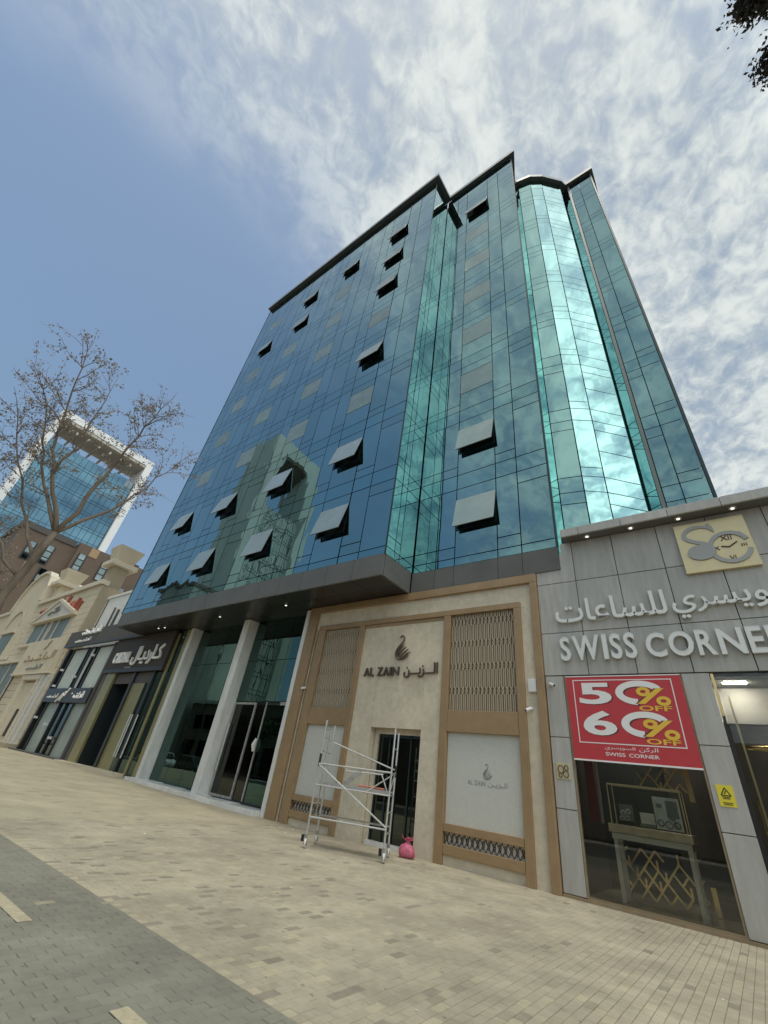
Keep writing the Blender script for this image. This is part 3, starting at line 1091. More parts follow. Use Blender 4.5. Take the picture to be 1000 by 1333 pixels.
# narrow glass and gold strips at the lobby's far end
B(-26.45, -25.75, 13.0, 13.04, .3, 8.12, 'lobby_glass', 'lobby', T)
B(-25.72, -25.3, 12.96, 13.06, .28, 8.12, 'gold_strip', 'olive', T)
B(-26.7, -26.48, 12.94, 13.06, .28, 7.95, 'gold_strip', 'olive', T)
B(-26.5, -25.3, 13.1, 13.3, .28, 8.12, 'inner_wall', 'dark_core', T)

# ------------------------------------------------------------------ the beige jewellery shop front
A = thing('jewellery_shop_front', 'beige stone shop front with bronze frames and pierced screens under the grey canopy', 'shop front', (-9.4, 12.9, 0))
YA = 12.9
wl_ = MB()
for n_, (x0, x1, z0, z1) in enumerate(((-14.72, -14.04, 0, 8.15), (-14.04, -10.26, 7.04, 8.15), (-10.26, -8.17, 3.26, 8.15), (-8.17, -4.1, 7.04, 8.15), (-11.2, -10.26, 0, 7.04), (-8.17, -7.45, 0, 7.04), (-4.62, -4.05, 0, 7.04), (-13.6, -11.3, 0, .45), (-7.3, -4.7, 0, .45))):
    B(x0 + .003, x1 - .003, YA + .03, YA + .3, z0, z1 - .004, 'stone_slab', 'beige', A)


def frame(x0, x1, z0, z1, y0=YA - .09, y1=YA + .12, name='frame_post', mat='bronze'):
    return B(x0, x1, y0, y1, z0, z1, name, mat, A, .008)


frame(-14.66, -14.10, 0, 7.84)
frame(-4.24, -4.02, 0, 7.84)
frame(-14.66, -4.02, 7.845, 8.14, name='frame_beam')
frame(-13.88, -13.46, 0, 7.02, YA - .06)
frame(-11.44, -11.20, 0, 7.02, YA - .06)
frame(-7.44, -7.18, 0, 7.02, YA - .06)
frame(-4.84, -4.61, 0, 7.02, YA - .06)
frame(-13.88, -4.61, 7.025, 7.22, YA - .06, name='frame_beam')
frame(-11.19, -7.45, 6.9, 7.02, YA + .0, name='frame_beam')
shot = 0
for x0, x1 in ((-13.45, -11.45), (-7.17, -4.85)):
    frame(x0, x1, 3.24, 3.85, YA - .05, name='frame_rail')
    frame(x0, x1, .74, .93, YA - .05, name='frame_rail')
    frame(x0, x1, .24, .46, YA - .05, name='frame_rail')
    B(x0, x1, YA + .17, YA + .2, 3.85, 7.02, 'screen_back', 'panel_pale', A)
    B(x0, x1, YA + .095, YA + .2, .46, .74, 'screen_back', 'white_back', A)
    B(x0, x1, YA + .06, YA + .1, .93, 3.24, 'display_panel', 'frost', A)
    # upper pierced screen: slim uprights that cross in rows of diamonds
    n = 15 if x0 < -10 else 17
    p = (x1 - x0) / n
    for s_ in (0, 1):
        mb = MB()
        pts = []
        h0 = 3.86
        w = p * .5
        rows = [3.86, 4.40, 4.62, 5.34, 5.56, 6.28, 6.50, 7.01]
        zz_ = []
        sgn = 1 if s_ else -1
        zs = [(3.86, 0), (4.34, 0), (4.46, 1), (4.58, 0), (5.10, 0), (5.22, 1), (5.34, 0), (5.86, 0), (5.98, 1), (6.10, 0), (6.62, 0), (6.74, 1), (6.86, 0), (7.01, 0)]
        for (za, oa), (zb, ob) in zip(zs, zs[1:]):
            xa = sgn * (p * .27 - oa * p * .27 * 2)
            xb = sgn * (p * .27 - ob * p * .27 * 2)
            mb.bar((xa, 0, za), (xb, 0, zb), .032, .05)
        mesh = mb.mesh('lattice_bar', 'lattice')
        for i in range(n):
            inst(mesh, 'lattice_bar', A, (x0 + p * (i + .5), YA + .07 + .012 * s_, 0))
    # low pierced band of crossing diagonals
    n = 13 if x0 < -10 else 15
    p = (x1 - x0) / n
    for sg in (-1, 1):
        mesh = MB().bar((-p / 2 * sg, 0, .465), (p / 2 * sg, 0, .735), .017, .02).mesh('lattice_bar', 'bronze_dark')
        m2 = MB().tube([(p * .2 * math.cos(t), 0, .6 + .085 * math.sin(t)) for t in [k * math.pi / 5 for k in range(11)]], .008, 4, caps=False).mesh('lattice_ring', 'bronze_dark')
        for i in range(n):
            inst(mesh, 'lattice_bar', A, (x0 + p * (i + .5), YA + .05 + .01 * sg, 0))
            if sg > 0:
                inst(m2, 'lattice_ring', A, (x0 + p * (i + .5), YA + .08, 0))
# small print on the frosted panel
text_mb('AL ZAIN', (-6.48, -5.93, 1.93, 2.04), YA + .058, .003).build('panel_print', 'ink', A)
text_mb(arabic('الـزيـن'), (-5.86, -5.28, 1.91, 2.06), YA + .058, .003).build('panel_print', 'ink', A)


def swan(cx, cz, s, y, r, mat, name, parent):
    """a long-necked bird drawn with tapering strokes: neck, body curve and five feathers"""
    P = lambda a, b: (cx + (a - 535) * .0042 * s, y, cz + (210 - b) * .0035 * s)
    mb = MB()
    neck = [(500, 104), (508, 84), (526, 80), (545, 98), (546, 125), (530, 155), (505, 185), (480, 215), (465, 255), (468, 295), (490, 325), (520, 338)]
    mb.tube([P(*q) for q in neck], [r * .7, r * 1.1, r * 1.2, r, r, r * 1.05, r * 1.2, r * 1.3, r * 1.3, r * 1.3, r * 1.2, r * .8], 6)
    for q in ([(492, 300), (490, 250), (520, 205), (548, 172)], [(500, 312), (510, 262), (545, 228), (572, 202)], [(510, 322), (532, 285), (570, 252), (598, 228)],
              [(518, 330), (552, 305), (590, 275), (622, 262)], [(482, 285), (480, 245), (500, 205), (525, 178)], [(525, 338), (560, 325), (585, 305), (606, 284)]):
        mb.tube([P(*a_) for a_ in q], [r * .6, r, r * .95, r * .6], 6)
    return mb.build(name, mat, parent, smooth=True)


swan(-5.86, 2.28, .42, YA + .057, .010, 'ink', 'panel_emblem', A)
swan(-9.18, 5.98, 1.0, YA - .03, .028, 'letter_bronze', 'bird_emblem', A)
letters('AL ZAIN', (-10.90, -9.22, 4.98, 5.29), YA + .0, .06, 'sign_letter', 'letter_bronze', A, .012)
text_mb(arabic('الـــزيـــن'), (-9.02, -7.62, 4.88, 5.38), YA + .0, .06, .008).build('sign_lettering', 'letter_bronze', A)
# doorway
B(-10.26, -10.1, YA + .31, YA + .6, 0, 3.26, 'door_reveal', 'beige', A)
B(-8.3, -8.17, YA + .31, YA + .6, 0, 3.26, 'door_reveal', 'beige', A)
B(-10.1, -8.3, YA + .31, YA + .6, 3.1, 3.26, 'door_reveal', 'beige', A)
B(-10.1, -8.3, YA + .2, YA + .7, -.02, .11, 'door_step', 'marble', A)
M['shopdoor'] = mirror_glass('shop_door_glass', (0.075, 0.085, 0.075), 0.03, 0.002, 1.0, 0.3)
dd = B(-10.05, -9.3, YA + .44, YA + .47, .12, 3.1, 'shop_door', 'shopdoor', A)
d3 = B(-9.24, -8.32, YA + .44, YA + .47, .12, 3.1, 'shop_door', 'shopdoor', A)
fr = MB()
for x in (-10.1, -9.66, -9.28, -8.78, -8.36):
    fr.box(x, x + .05, YA + .4, YA + .5, .11, 3.1)
fr.box(-10.05, -8.3, YA + .4, YA + .5, 3.02, 3.1)
fr.build('door_frame', 'mullion', A)
B(-11.2, -4.3, YA + .62, YA + .7, 0, 3.3, 'inner_wall', 'dark_core', A)

# ------------------------------------------------------------------ grey watch shop
G = thing('watch_shop', 'grey panelled watch shop with raised steel lettering, red sale banner and display window', 'shop', (-1, 13, 0))
YS = 12.93
cols = [-4.02, -2.8, -1.6, -.38, .85, 2.08, 3.3, 4.5]
rows = [4.86, 6.1, 7.72, 9.12]
for i in range(7):
    for j in range(3):
        x0, x1, z0, z1 = cols[i], cols[i + 1], rows[j], rows[j + 1]
        if i == 0 and j == 2:
            B(x0 + .01, -3.14, YS, YS + .05, z0 + .01, 8.74, 'cladding_panel', 'grey_clad', G, .004)
            B(-3.14, x1 - .01, YS, YS + .05, z0 + .01, z1, 'cladding_panel', 'grey_clad', G, .004)
        else:
            B(x0 + .01, x1 - .01, YS, YS + .05, z0 + .01, z1 - .01, 'cladding_panel', 'grey_clad', G, .004)
for x0, x1 in ((-4.0, -3.5), (-.66, -.1), (2.3, 2.9)):
    for z0, z1 in ((.06, 1.67), (1.67, 3.27), (3.27, 4.85)):
        B(x0, x1, YS, YS + .05, z0 + .01, z1 - .01, 'cladding_panel', 'grey_clad', G, .004)
    B(x0 + .01, x1 - .01, YS + .06, YS + .35, 0, 4.85, 'pillar_core', 'grey_clad', G)
B(-4.02, 4.5, YS + .07, YS + .4, 4.87, 8.72, 'wall_core', 'dark_core', G)
B(-3.1, 4.5, YS + .07, YS + .4, 8.72, 9.4, 'wall_core', 'dark_core', G)
B(-4.04, -4.02, YS + .02, YS + 1.5, 0, 8.7, 'side_wall', 'grey_clad', G)
lp = [-2.98, -2.42, -1.2, .03, 1.28, 2.5, 3.75, 4.6]
for a, b in zip(lp, lp[1:]):
    B(a + .006, b - .006, 12.45, 12.52, 9.10, 9.38, 'parapet_panel', 'grey_clad', G, .004)
B(-2.98, 4.6, 12.53, 12.93, 9.12, 9.16, 'eaves_soffit', 'acm', G)
B(-2.98, 4.6, 12.53, 13.3, 9.34, 9.385, 'parapet_cap', 'grey_clad', G)
B(-2.98, -2.94, 12.53, 13.3, 9.165, 9.335, 'parapet_panel', 'grey_clad', G)
trim = MB().tube([(0, 0, 0), (0, 0, -.035)], .095, 16).mesh('downlight', 'lamp_trim')
lens = MB().tube([(0, 0, 0), (0, 0, -.012)], .045, 12).mesh('lens', 'lamp_lens')
for x in (-2.23, -.98, .25, 1.5, 2.75):
    o = inst(trim, 'downlight', G, (x, 12.71, 9.12))
    inst(lens, 'lens', o, (x, 12.71, 9.085))
letters('SWISS', (-3.50, -1.46, 5.24, 5.94), YS - .03, .08, 'sign_letter', 'letter_grey', G, .028)
letters('CORNER', (-1.30, 1.62, 5.24, 5.88), YS - .03, .08, 'sign_letter', 'letter_grey', G, .028)
text_mb(arabic('للساعات'), (-3.50, -.58, 6.36, 7.06), YS - .03, .08, .012).build('sign_lettering', 'letter_grey', G)
text_mb(arabic('السويسري'), (-.46, 2.55, 6.20, 7.02), YS - .03, .08, .012).build('sign_lettering', 'letter_grey', G)
text_mb(arabic('الركن'), (2.75, 4.4, 6.20, 7.02), YS - .03, .08, .012).build('sign_lettering', 'letter_grey', G)

# the clock plaque: a gold slab with a steel S, a C ring round a clock dial
PQ = thing('clock_plaque', 'square gold plaque with steel emblem and clock dial on grey cladding', 'plaque', (.86, 12.9, 7.42))
B(.06, 1.66, YS - .10, YS - .002, 7.41, 8.93, 'gold_slab', 'gold', PQ, .008)
yf = YS - .115


def px_(cx, cy):      # emblem drawing coordinates (0..100, y up) to plaque
    return (.06 + cx * .016, 0, 7.41 + cy * .0152)


def ribbon(pts, wid, y0, y1, name, mat, parent):
    mb = MB()
    n = len(pts)
    L, Rr = [], []
    for i in range(n):
        a, b = Vector(pts[max(0, i - 1)]), Vector(pts[min(n - 1, i + 1)])
        d = (b - a).normalized()
        nn = Vector((-d.y, d.x))
        w = wid[i] if isinstance(wid, (list, tuple)) else wid
        L.append(Vector(pts[i]) + nn * w)
        Rr.append(Vector(pts[i]) - nn * w)
    for i in range(n - 1):
        q = [L[i], L[i + 1], Rr[i + 1], Rr[i]]
        P = []
        for y in (y0, y1):
            for a in q:
                x, _, z = px_(a.x, a.y)
                P.append((x, y, z))
        mb.poly(P, [(0, 1, 2, 3), (7, 6, 5, 4), (0, 4, 5, 1), (2, 6, 7, 3), (1, 5, 6, 2), (3, 7, 4, 0)])
    return mb.build(name, mat, parent)


arc = lambda cx, cy, rx, ry, a0, a1, n=22: [(cx + rx * math.cos(R_(a0 + (a1 - a0) * i / n)), cy + ry * math.sin(R_(a0 + (a1 - a0) * i / n))) for i in range(n + 1)]
ribbon(arc(33, 74, 21, 15, 15, 215) + [(24, 60), (34, 55), (46, 48)], [2.6] * 8 + [3.4] * 18, yf - .012, yf + .012, 'emblem_curve', 'steel_face', PQ)
ribbon([(49, 92), (52, 84), (55, 74)], [2.2, 3, .8], yf - .016, yf + .010, 'emblem_serif', 'steel_face', PQ)
ribbon(arc(69, 40, 26, 28, 22, 345, 36), [3.4] * 37, yf - .019, yf + .008, 'emblem_ring', 'steel_face', PQ)
ribbon([(86, 66), (90, 58), (92, 50)], [1.2, 2.6, .8], yf - .022, yf + .006, 'emblem_serif', 'steel_face', PQ)
mb = MB()
pts = [px_(*q) for q in arc(30, 37, 20, 15, 0, 360, 30)[:-1]]
mb.poly([(p[0], yf - .026, p[2]) for p in pts] + [(p[0], yf + .014, p[2]) for p in pts], [tuple(range(30))] + [(i, i + 30, (i + 1) % 30 + 30, (i + 1) % 30) for i in range(30)])
mb.build('emblem_disc', 'steel_face', PQ)
for body_, bx in (('XII', (60, 75, 54, 63)), ('III', (84, 91, 38, 43)), ('VI', (64, 72, 15, 23)), ('IX', (46, 55, 37, 44))):
    a, b = px_(bx[0], bx[2]), px_(bx[1], bx[3])
    text_mb(body_, (a[0], b[0], a[2], b[2]), YS - .1, .02).build('clock_numeral', 'bronze_dark', PQ)
ribbon([(68, 40), (80, 48)], .9, yf - .01, yf + .01, 'clock_hand', 'bronze_dark', PQ)
ribbon([(68, 40), (58, 43)], .9, yf - .01, yf + .01, 'clock_hand', 'bronze_dark', PQ)

# shop window bay
B(-3.49, -3.44, YS + .02, YS + .12, .08, 4.85, 'window_frame', 'sill', G)
B(-.71, -.67, YS + .02, YS + .12, .08, 4.85, 'window_frame', 'sill', G)
B(-3.44, -.71, YS + .04, YS + .07, .1, 4.8, 'shop_pane', 'shop_glass', G)
B(-4.0, 2.3, YS - .06, YS + .12, 0, .055, 'threshold', 'sill', G)
B(-3.49, -.67, YS + .0, YS + .12, .056, .10, 'window_frame', 'sill', G)
# door bay
B(-.08, -.02, YS + .03, YS + .1, 3.9, 4.83, 'door_frame', 'gold_bright', G)
B(-.08, -.03, YS + .03, YS + .1, .06, 3.89, 'door_frame', 'shop_black', G)
B(.0, 1.2, YS + .05, YS + .08, .08, 4.83, 'shop_pane', 'shop_glass', G)
B(1.21, 2.28, YS + .05, YS + .08, .08, 4.83, 'shop_pane', 'shop_glass', G)
B(.13, .17, YS + .45, YS + .5, .08, 4.4, 'inner_door_frame', 'gold', G)
MB().tube([(.1, YS + .42, 1.0), (.1, YS + .42, 2.3)], .03, 8).build('door_handle', 'gold_bright', G)
# room behind
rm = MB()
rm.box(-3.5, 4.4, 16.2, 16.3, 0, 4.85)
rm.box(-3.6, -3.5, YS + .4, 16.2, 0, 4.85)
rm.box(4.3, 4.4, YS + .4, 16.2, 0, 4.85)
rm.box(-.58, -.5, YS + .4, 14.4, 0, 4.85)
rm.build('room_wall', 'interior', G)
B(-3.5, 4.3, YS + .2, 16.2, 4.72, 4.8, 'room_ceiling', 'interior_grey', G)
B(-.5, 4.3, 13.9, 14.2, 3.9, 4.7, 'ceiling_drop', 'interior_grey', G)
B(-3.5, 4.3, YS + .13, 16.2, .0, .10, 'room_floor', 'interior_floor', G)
B(-3.36, -3.15, 13.5, 13.55, 1.5, 4.3, 'room_panel', 'maroon', G)
B(-3.1, -3.04, 13.45, 13.5, 1.5, 4.3, 'room_panel', 'interior_grey', G)
MB().tube([(.75 + .62 * math.cos(t), 14.4 + .3 * math.sin(t), 3.45) for t in [k * math.pi / 12 for k in range(25)]], .03, 6, caps=False).build('hanging_ring', 'gold_bright', G)
MB().tube([(.75, 14.4, 3.45), (.75, 14.4, 4.72)], .008, 4).tube([(.13, 14.4, 3.45), (1.37, 14.4, 3.45)], .012, 4).build('hanging_rod', 'gold_bright', G)

# one real ceiling lamp at the door; the others added to brighten the window
for x, y in ((.35, 13.4), (-2.1, 14.2), (1.5, 14.8), (-1.2, 13.4)):
    B(x - .22, x + .22, y - .05, y + .05, 4.70, 4.718, 'ceiling_lamp_and_fill', 'shop_lamp_and_fill', G)

# sale banner
BN = thing('sale_banner', 'red sale banner with white and yellow figures across the shop window top', 'banner', (-2.06, 12.85, 2.8))
yb = YS - .03
B(-3.43, -.70, yb, yb + .02, 2.80, 4.80, 'banner_sheet', 'red', BN)
B(-3.43, -.70, yb - .006, yb + .026, 2.765, 2.80, 'banner_edge', 'banner_white', BN)
B(-3.43, -.70, yb - .006, yb + .026, 4.80, 4.825, 'banner_edge', 'banner_white', BN)
ln = MB()
t = .022
bx0, bx1, bz0, bz1 = -3.25, -.90, 3.17, 4.72
ln.box(bx0, bx1, yb - .003, yb - .0005, bz0, bz0 + t).box(bx0, bx1, yb - .003, yb - .0005, bz1 - t, bz1)
ln.box(bx0, bx0 + t, yb - .003, yb - .0005, bz0 + t, bz1 - t).box(bx1 - t, bx1, yb - .003, yb - .0005, bz0 + t, bz1 - t)
ln.build('banner_line', 'banner_white', BN)


def figure(ch, box, sh=.035):
    text_mb(ch, (box[0] + sh, box[1] + sh, box[2] - sh * .4, box[3] - sh * .4), yb - .0006, .002, .03).build('figure_shadow', 'banner_shadow', BN)
    text_mb(ch, box, yb - .003, .002, .03).build('figure', 'banner_white', BN)


def ringfig(cx, cz, rx, rz, w, a0, a1, mat, name, y):
    mb = MB()
    n = 40
    P = []
    for i in range(n + 1):
        t_ = R_(a0 + (a1 - a0) * i / n)
        P += [(cx + (rx + w) * math.cos(t_), y, cz + (rz + w * .8) * math.sin(t_)), (cx + (rx - w) * math.cos(t_), y, cz + (rz - w * .8) * math.sin(t_))]
    mb.poly(P, [(2 * i + 1, 2 * i, 2 * i + 2, 2 * i + 3) for i in range(n)])
    return mb.build(name, mat, BN)


def percent(xa, za, xb, zb, r1, r2, off):
    """percent mark: slanting bar closing the zero, two rings, OFF beneath"""
    for dx_, w, y_, mt, nm in ((-.05, .05, .0075, 'banner_shadow', 'percent_edge'), (0, .17, .009, 'banner_yellow', 'percent_bar')):
        mb = MB()
        mb.poly([(xa + dx_, yb - y_, za), (xa + dx_ + w, yb - y_, za), (xb + dx_ + w, yb - y_, zb), (xb + dx_, yb - y_, zb)], [(0, 1, 2, 3)])
        mb.build(nm, mt, BN)
    ringfig(r1[0], r1[1], .11, .075, .045, 0, 360, 'banner_yellow', 'percent_ring', yb - .0105)
    ringfig(r2[0], r2[1], .11, .075, .045, 0, 360, 'banner_yellow', 'percent_ring', yb - .0105)
    text_mb('OFF', off, yb - .003, .002, .02).build('banner_word', 'banner_yellow', BN)


figure('5', (-3.12, -2.31, 4.10, 4.64))
ringfig(-1.62, 4.365, .46, .225, .09, 24, 262, 'banner_shadow', 'figure_shadow', yb - .0018)
ringfig(-1.66, 4.385, .46, .225, .09, 24, 262, 'banner_white', 'figure', yb - .005)
percent(-1.74, 4.12, -1.27, 4.49, (-1.57, 4.41), (-1.16, 4.19), (-1.72, -1.02, 3.96, 4.08))
figure('6', (-3.10, -2.30, 3.36, 3.94))
ringfig(-1.61, 3.625, .45, .225, .09, 24, 262, 'banner_shadow', 'figure_shadow', yb - .0018)
ringfig(-1.65, 3.645, .45, .225, .09, 24, 262, 'banner_white', 'figure', yb - .005)
percent(-1.72, 3.38, -1.24, 3.75, (-1.55, 3.66), (-1.14, 3.44), (-1.70, -1.00, 3.22, 3.34))
text_mb(arabic('السويسري'), (-2.66, -1.98, 3.03, 3.13), yb - .001, .002).build('banner_word', 'banner_white', BN)
text_mb(arabic('الركن'), (-1.90, -1.50, 3.03, 3.14), yb - .001, .002).build('banner_word', 'banner_white', BN)
text_mb('SWISS', (-2.66, -2.22, 2.91, 2.99), yb - .001, .002, .01).build('banner_word', 'banner_white', BN)
text_mb('CORNER', (-2.14, -1.50, 2.91, 2.99), yb - .001, .002, .01).build('banner_word', 'banner_white', BN)

# warning notice and brass plate on the pillars
NT = thing('warning_notice', 'yellow warning notice with black triangle on the grey pillar', 'notice', (-.41, 12.92, 2.1))
B(-.56, -.27, YS - .012, YS - .002, 2.13, 2.52, 'notice_board', 'yellow', NT)
mb = MB()
for a, b in (((-.415, 2.47), (-.50, 2.33)), ((-.50, 2.33), (-.33, 2.33)), ((-.33, 2.33), (-.415, 2.47))):
    mb.bar((a[0], YS - .014, a[1]), (b[0], YS - .014, b[1]), .018, .004)
mb.bar((-.44, YS - .014, 2.355), (-.405, YS - .014, 2.415), .016, .004)
mb.build('warning_triangle', 'black', NT)
mb = MB()
for k, (z, a, b) in enumerate(((2.30, -.49, -.35), (2.275, -.48, -.36), (2.20, -.50, -.33), (2.17, -.49, -.34))):
    mb.box(a, b, YS - .016, YS - .013, z - .007, z + .007)
mb.build('notice_print', 'bronze_dark', NT)
PL = thing('brass_plate', 'small engraved brass plate on the grey pillar beside the bronze frame', 'plate', (-3.74, 12.92, 2.3))
B(-3.92, -3.57, YS - .016, YS - .002, 2.30, 2.66, 'plate_sheet', 'gold', PL, .004)
mb = MB()
prng2 = random.Random(4)
for cx, cz, rr in ((-3.8, 2.52, .07), (-3.68, 2.42, .06), (-3.66, 2.56, .045), (-3.82, 2.39, .04)):
    mb.tube([(cx + rr * math.cos(t), YS - .018, cz + rr * 1.2 * math.sin(t)) for t in [k * math.pi / 8 for k in range(17)]], .012, 4, caps=False)
mb.build('plate_relief', 'bronze_dark', PL)

# display furniture behind the shop window
TB = thing('display_table', 'cream display table with marble top behind the shop window', 'table', (-2.08, 13.7, .1))
B(-2.95, -1.25, 13.42, 14.1, 1.36, 1.53, 'table_top', 'table_marble', TB, .008)
B(-2.9, -1.3, 13.46, 14.06, 1.24, 1.355, 'apron', 'table_white', TB)
for x, y in ((-2.88, 13.48), (-1.40, 13.48), (-2.88, 13.98), (-1.40, 13.98)):
    B(x, x + .09, y, y + .06, .1, 1.24, 'leg', 'table_white', TB)
CS = thing('glass_display_case', 'glass jewellery case with thin gold edges on the cream table', 'display case', (-2.08, 13.7, 1.53))
mb = MB()
for x in (-2.88, -1.34):
    for y in (13.48, 14.02):
        mb.box(x, x + .022, y, y + .022, 1.531, 2.34)
mb.box(-2.86, -1.34, 13.48, 13.502, 2.34, 2.365).box(-2.86, -1.34, 14.02, 14.042, 2.34, 2.365)
mb.box(-2.88, -2.858, 13.502, 14.02, 2.34, 2.365).box(-1.34, -1.318, 13.502, 14.02, 2.34, 2.365)
mb.build('case_frame', 'gold', CS)
B(-2.857, -1.341, 13.486, 13.492, 1.535, 2.338, 'case_pane', 'case_glass', CS)
PO = thing('watch_poster', 'pale framed watch poster standing in the glass case', 'poster', (-1.7, 13.85, 1.55))
B(-1.96, -1.42, 13.82, 13.85, 1.56, 2.20, 'poster_board', 'poster', PO)
mb = MB()
mb.box(-1.70, -1.46, 13.812, 13.819, 1.80, 2.14).box(-1.90, -1.78, 13.812, 13.819, 1.98, 2.06)
for cx, cz, rr in ((-1.86, 1.68, .06), (-1.70, 1.66, .07), (-1.53, 1.67, .06), (-1.6, 1.82, .05)):
    mb.tube([(cx + rr * math.cos(t), 13.815, cz + rr * math.sin(t)) for t in [k * math.pi / 6 for k in range(13)]], .018, 4, caps=False)
mb.build('poster_print', 'poster_dark', PO)
BX = thing('white_gift_box', 'small white open box beside the poster in the glass case', 'box', (-2.15, 13.85, 1.55))
B(-2.30, -2.0, 13.75, 13.95, 1.56, 1.62, 'box_base', 'poster_dark', BX)
B(-2.30, -2.0, 13.93, 13.96, 1.62, 1.84, 'box_lid', 'white_back', BX)
WT = thing('watch_stand', 'dark watch stand with pale watches in the glass case', 'watch stand', (-2.6, 13.85, 1.55))
B(-2.76, -2.42, 13.78, 13.9, 1.55, 1.62, 'stand_base', 'black', WT)
B(-2.74, -2.44, 13.88, 13.92, 1.62, 1.96, 'stand_back', 'poster_dark', WT)
for cx, cz in ((-2.66, 1.78), (-2.54, 1.82), (-2.58, 1.68), (-2.70, 1.66)):
    MB().tube([(cx + .045 * math.cos(t), 13.86, cz + .045 * math.sin(t)) for t in [k * math.pi / 6 for k in range(13)]], .013, 5, caps=False).build('watch', 'poster', WT)


def gold_screen(label, x0, x1, z0, z1, nx, nz, seed):
    o = thing('gold_branch_screen', label, 'screen', ((x0 + x1) / 2, 14.45, z0), 'gold branching screens')
    rr = random.Random(seed)
    ub = MB().box(-.5, .5, -.5, .5, -.5, .5).mesh('branch', 'gold_bright')
    hx = (x1 - x0) / nx
    L = hx / math.sin(R_(38))
    hz = 2 * L * math.cos(R_(38))
    for i in range(nx + 1):
        for j in range(-1, nz + 1):
            cx, cz = x0 + i * hx, z0 + (j + (.5 if i % 2 else 0)) * hz
            for an, ln_, pr in ((38, L * 1.02, .62), (-38, L * 1.02, .62), (0, L * .8, .28)):
                if rr.random() > pr:
                    continue
                mx, mz = cx + ln_ / 2 * math.sin(R_(an)), cz + ln_ / 2 * math.cos(R_(an))
                if x0 - .02 < mx < x1 + .02 and z0 - .02 < mz < z1 + .02:
                    inst(ub, 'branch', o, (mx, 14.45 + an * .0001, mz), rot=(0, R_(an - 90), 0), scale=(ln_, .02, .040))
    return o


gold_screen('gold branching screen low behind the legs of the display table', -2.95, -1.30, .14, 1.0, 11, 6, 1)
gold_screen('gold branching screen above the glass display case', -2.3, -1.25, 2.38, 2.90, 8, 4, 2)
B(-1.22, -1.12, 14.44, 14.48, .12, .62, 'gold_post', 'gold_bright', G)
B(-1.22, -1.12, 14.44, 14.48, 2.2, 2.9, 'gold_post', 'gold_bright', G)
B(-1.1, -.58, 14.6, 14.66, .1, 4.7, 'room_panel', 'interior', G)


# cameras and boxes fixed to the fronts
def cctv(label, x, z, y, dirx):
    o = thing('security_camera', label, 'security camera', (x, y, z), 'security cameras on the shop fronts')
    MB().disc((x, y - .02, z), (0, 1, 0), .05, .05, 12).build('mount', 'cctv', o)
    MB().tube([(x, y - .04, z), (x + dirx * .05, y - .1, z - .03)], .018, 8).build('arm', 'cctv', o)
    MB().tube([(x + dirx * .0, y - .08, z - .01), (x + dirx * .16, y - .2, z - .08)], .045, 10).build('camera_body', 'cctv', o)
    MB().tube([(x + dirx * .158, y - .199, z - .079), (x + dirx * .166, y - .206, z - .083)], .032, 10).build('lens', 'black', o)


cctv('white security camera on grey pillar by the red banner', -3.86, 4.62, YS, .9)
cctv('white security camera on beige strip under the wall box', -4.47, 3.96, YA + .03, -.6)
cctv('white security camera on bronze post beside the marble pier', -14.0, 4.6, YA + .03, -.6)
o = thing('wall_box', 'pale grey junction box on beige strip above a security camera', 'wall box', (-4.38, 12.9, 4.4))
B(-4.5, -4.26, YA - .06, YA + .03, 4.40, 4.76, 'box_cover', 'cctv', o, .008)
B(-4.48, -4.28, YA - .066, YA - .061, 4.42, 4.74, 'box_door', 'letter_grey', o)

# ------------------------------------------------------------------ the rolling scaffold
SC = thing('rolling_scaffold', 'aluminium rolling scaffold tower on castors before the beige doorway', 'scaffold', (-8.9, 10.9, 0))
Pf = {'FL': Vector((-9.55, 9.92, 0)), 'BL': Vector((-10.12, 10.92, 0)), 'FR': Vector((-7.68, 10.82, 0)), 'BR': Vector((-8.25, 11.82, 0))}
V = lambda k, z: Vector((Pf[k].x, Pf[k].y, z))
for k in Pf:
    MB().tube([V(k, .28), V(k, 2.98)], .026, 10).build('post', 'alu', SC)
    cst = MB()
    cst.disc(V(k, .10) + Vector((.03, -.02, 0)), (.8, .6, 0), .10, .05, 18).build('castor_wheel', 'castor', SC)
    MB().disc(V(k, .10) + Vector((.03, -.02, 0)), (.8, .6, 0), .055, .07, 12).build('castor_hub', 'rubber', SC)
    mb = MB()
    mb.bar(V(k, .29), V(k, .20), .07, .07, up=(1, 0, 0))
    for s_ in (-1, 1):
        off = Vector((.8, .6, 0)) * .042 * s_
        mb.bar(V(k, .22) + off, V(k, .09) + off + Vector((.03, -.02, 0)), .05, .012, up=(.8, .6, 0))
    mb.build('castor_fork', 'alu_dirty', SC)
    if k in ('FL', 'FR'):
        MB().obox(V(k, .2) + Vector((-.08, -.03, 0)), (1, 0, 0), (0, 1, 0), (0, 0, 1), .035, .03, .07).build('brake_lever', 'rubber', SC)
for a, b in (('FL', 'BL'), ('FR', 'BR')):
    for z in (.55, 1.0, 1.38, 1.9, 2.5) if a == 'FR' else (.62, .95, 1.38, 1.88, 2.2, 2.55):
        MB().tube([V(a, z), V(b, z)], .019, 8).build('rung', 'alu', SC)
    # inner ladder stile of the end frame
    q = lambda z: V(a, z) * .45 + V(b, z) * .55
    if a == 'FL':
        MB().tube([q(.62), q(2.75)], .019, 8).build('ladder_stile', 'alu_dirty', SC)
        MB().tube([V(a, 2.75), q(2.82)], .019, 8).build('ladder_stile', 'alu_dirty', SC)
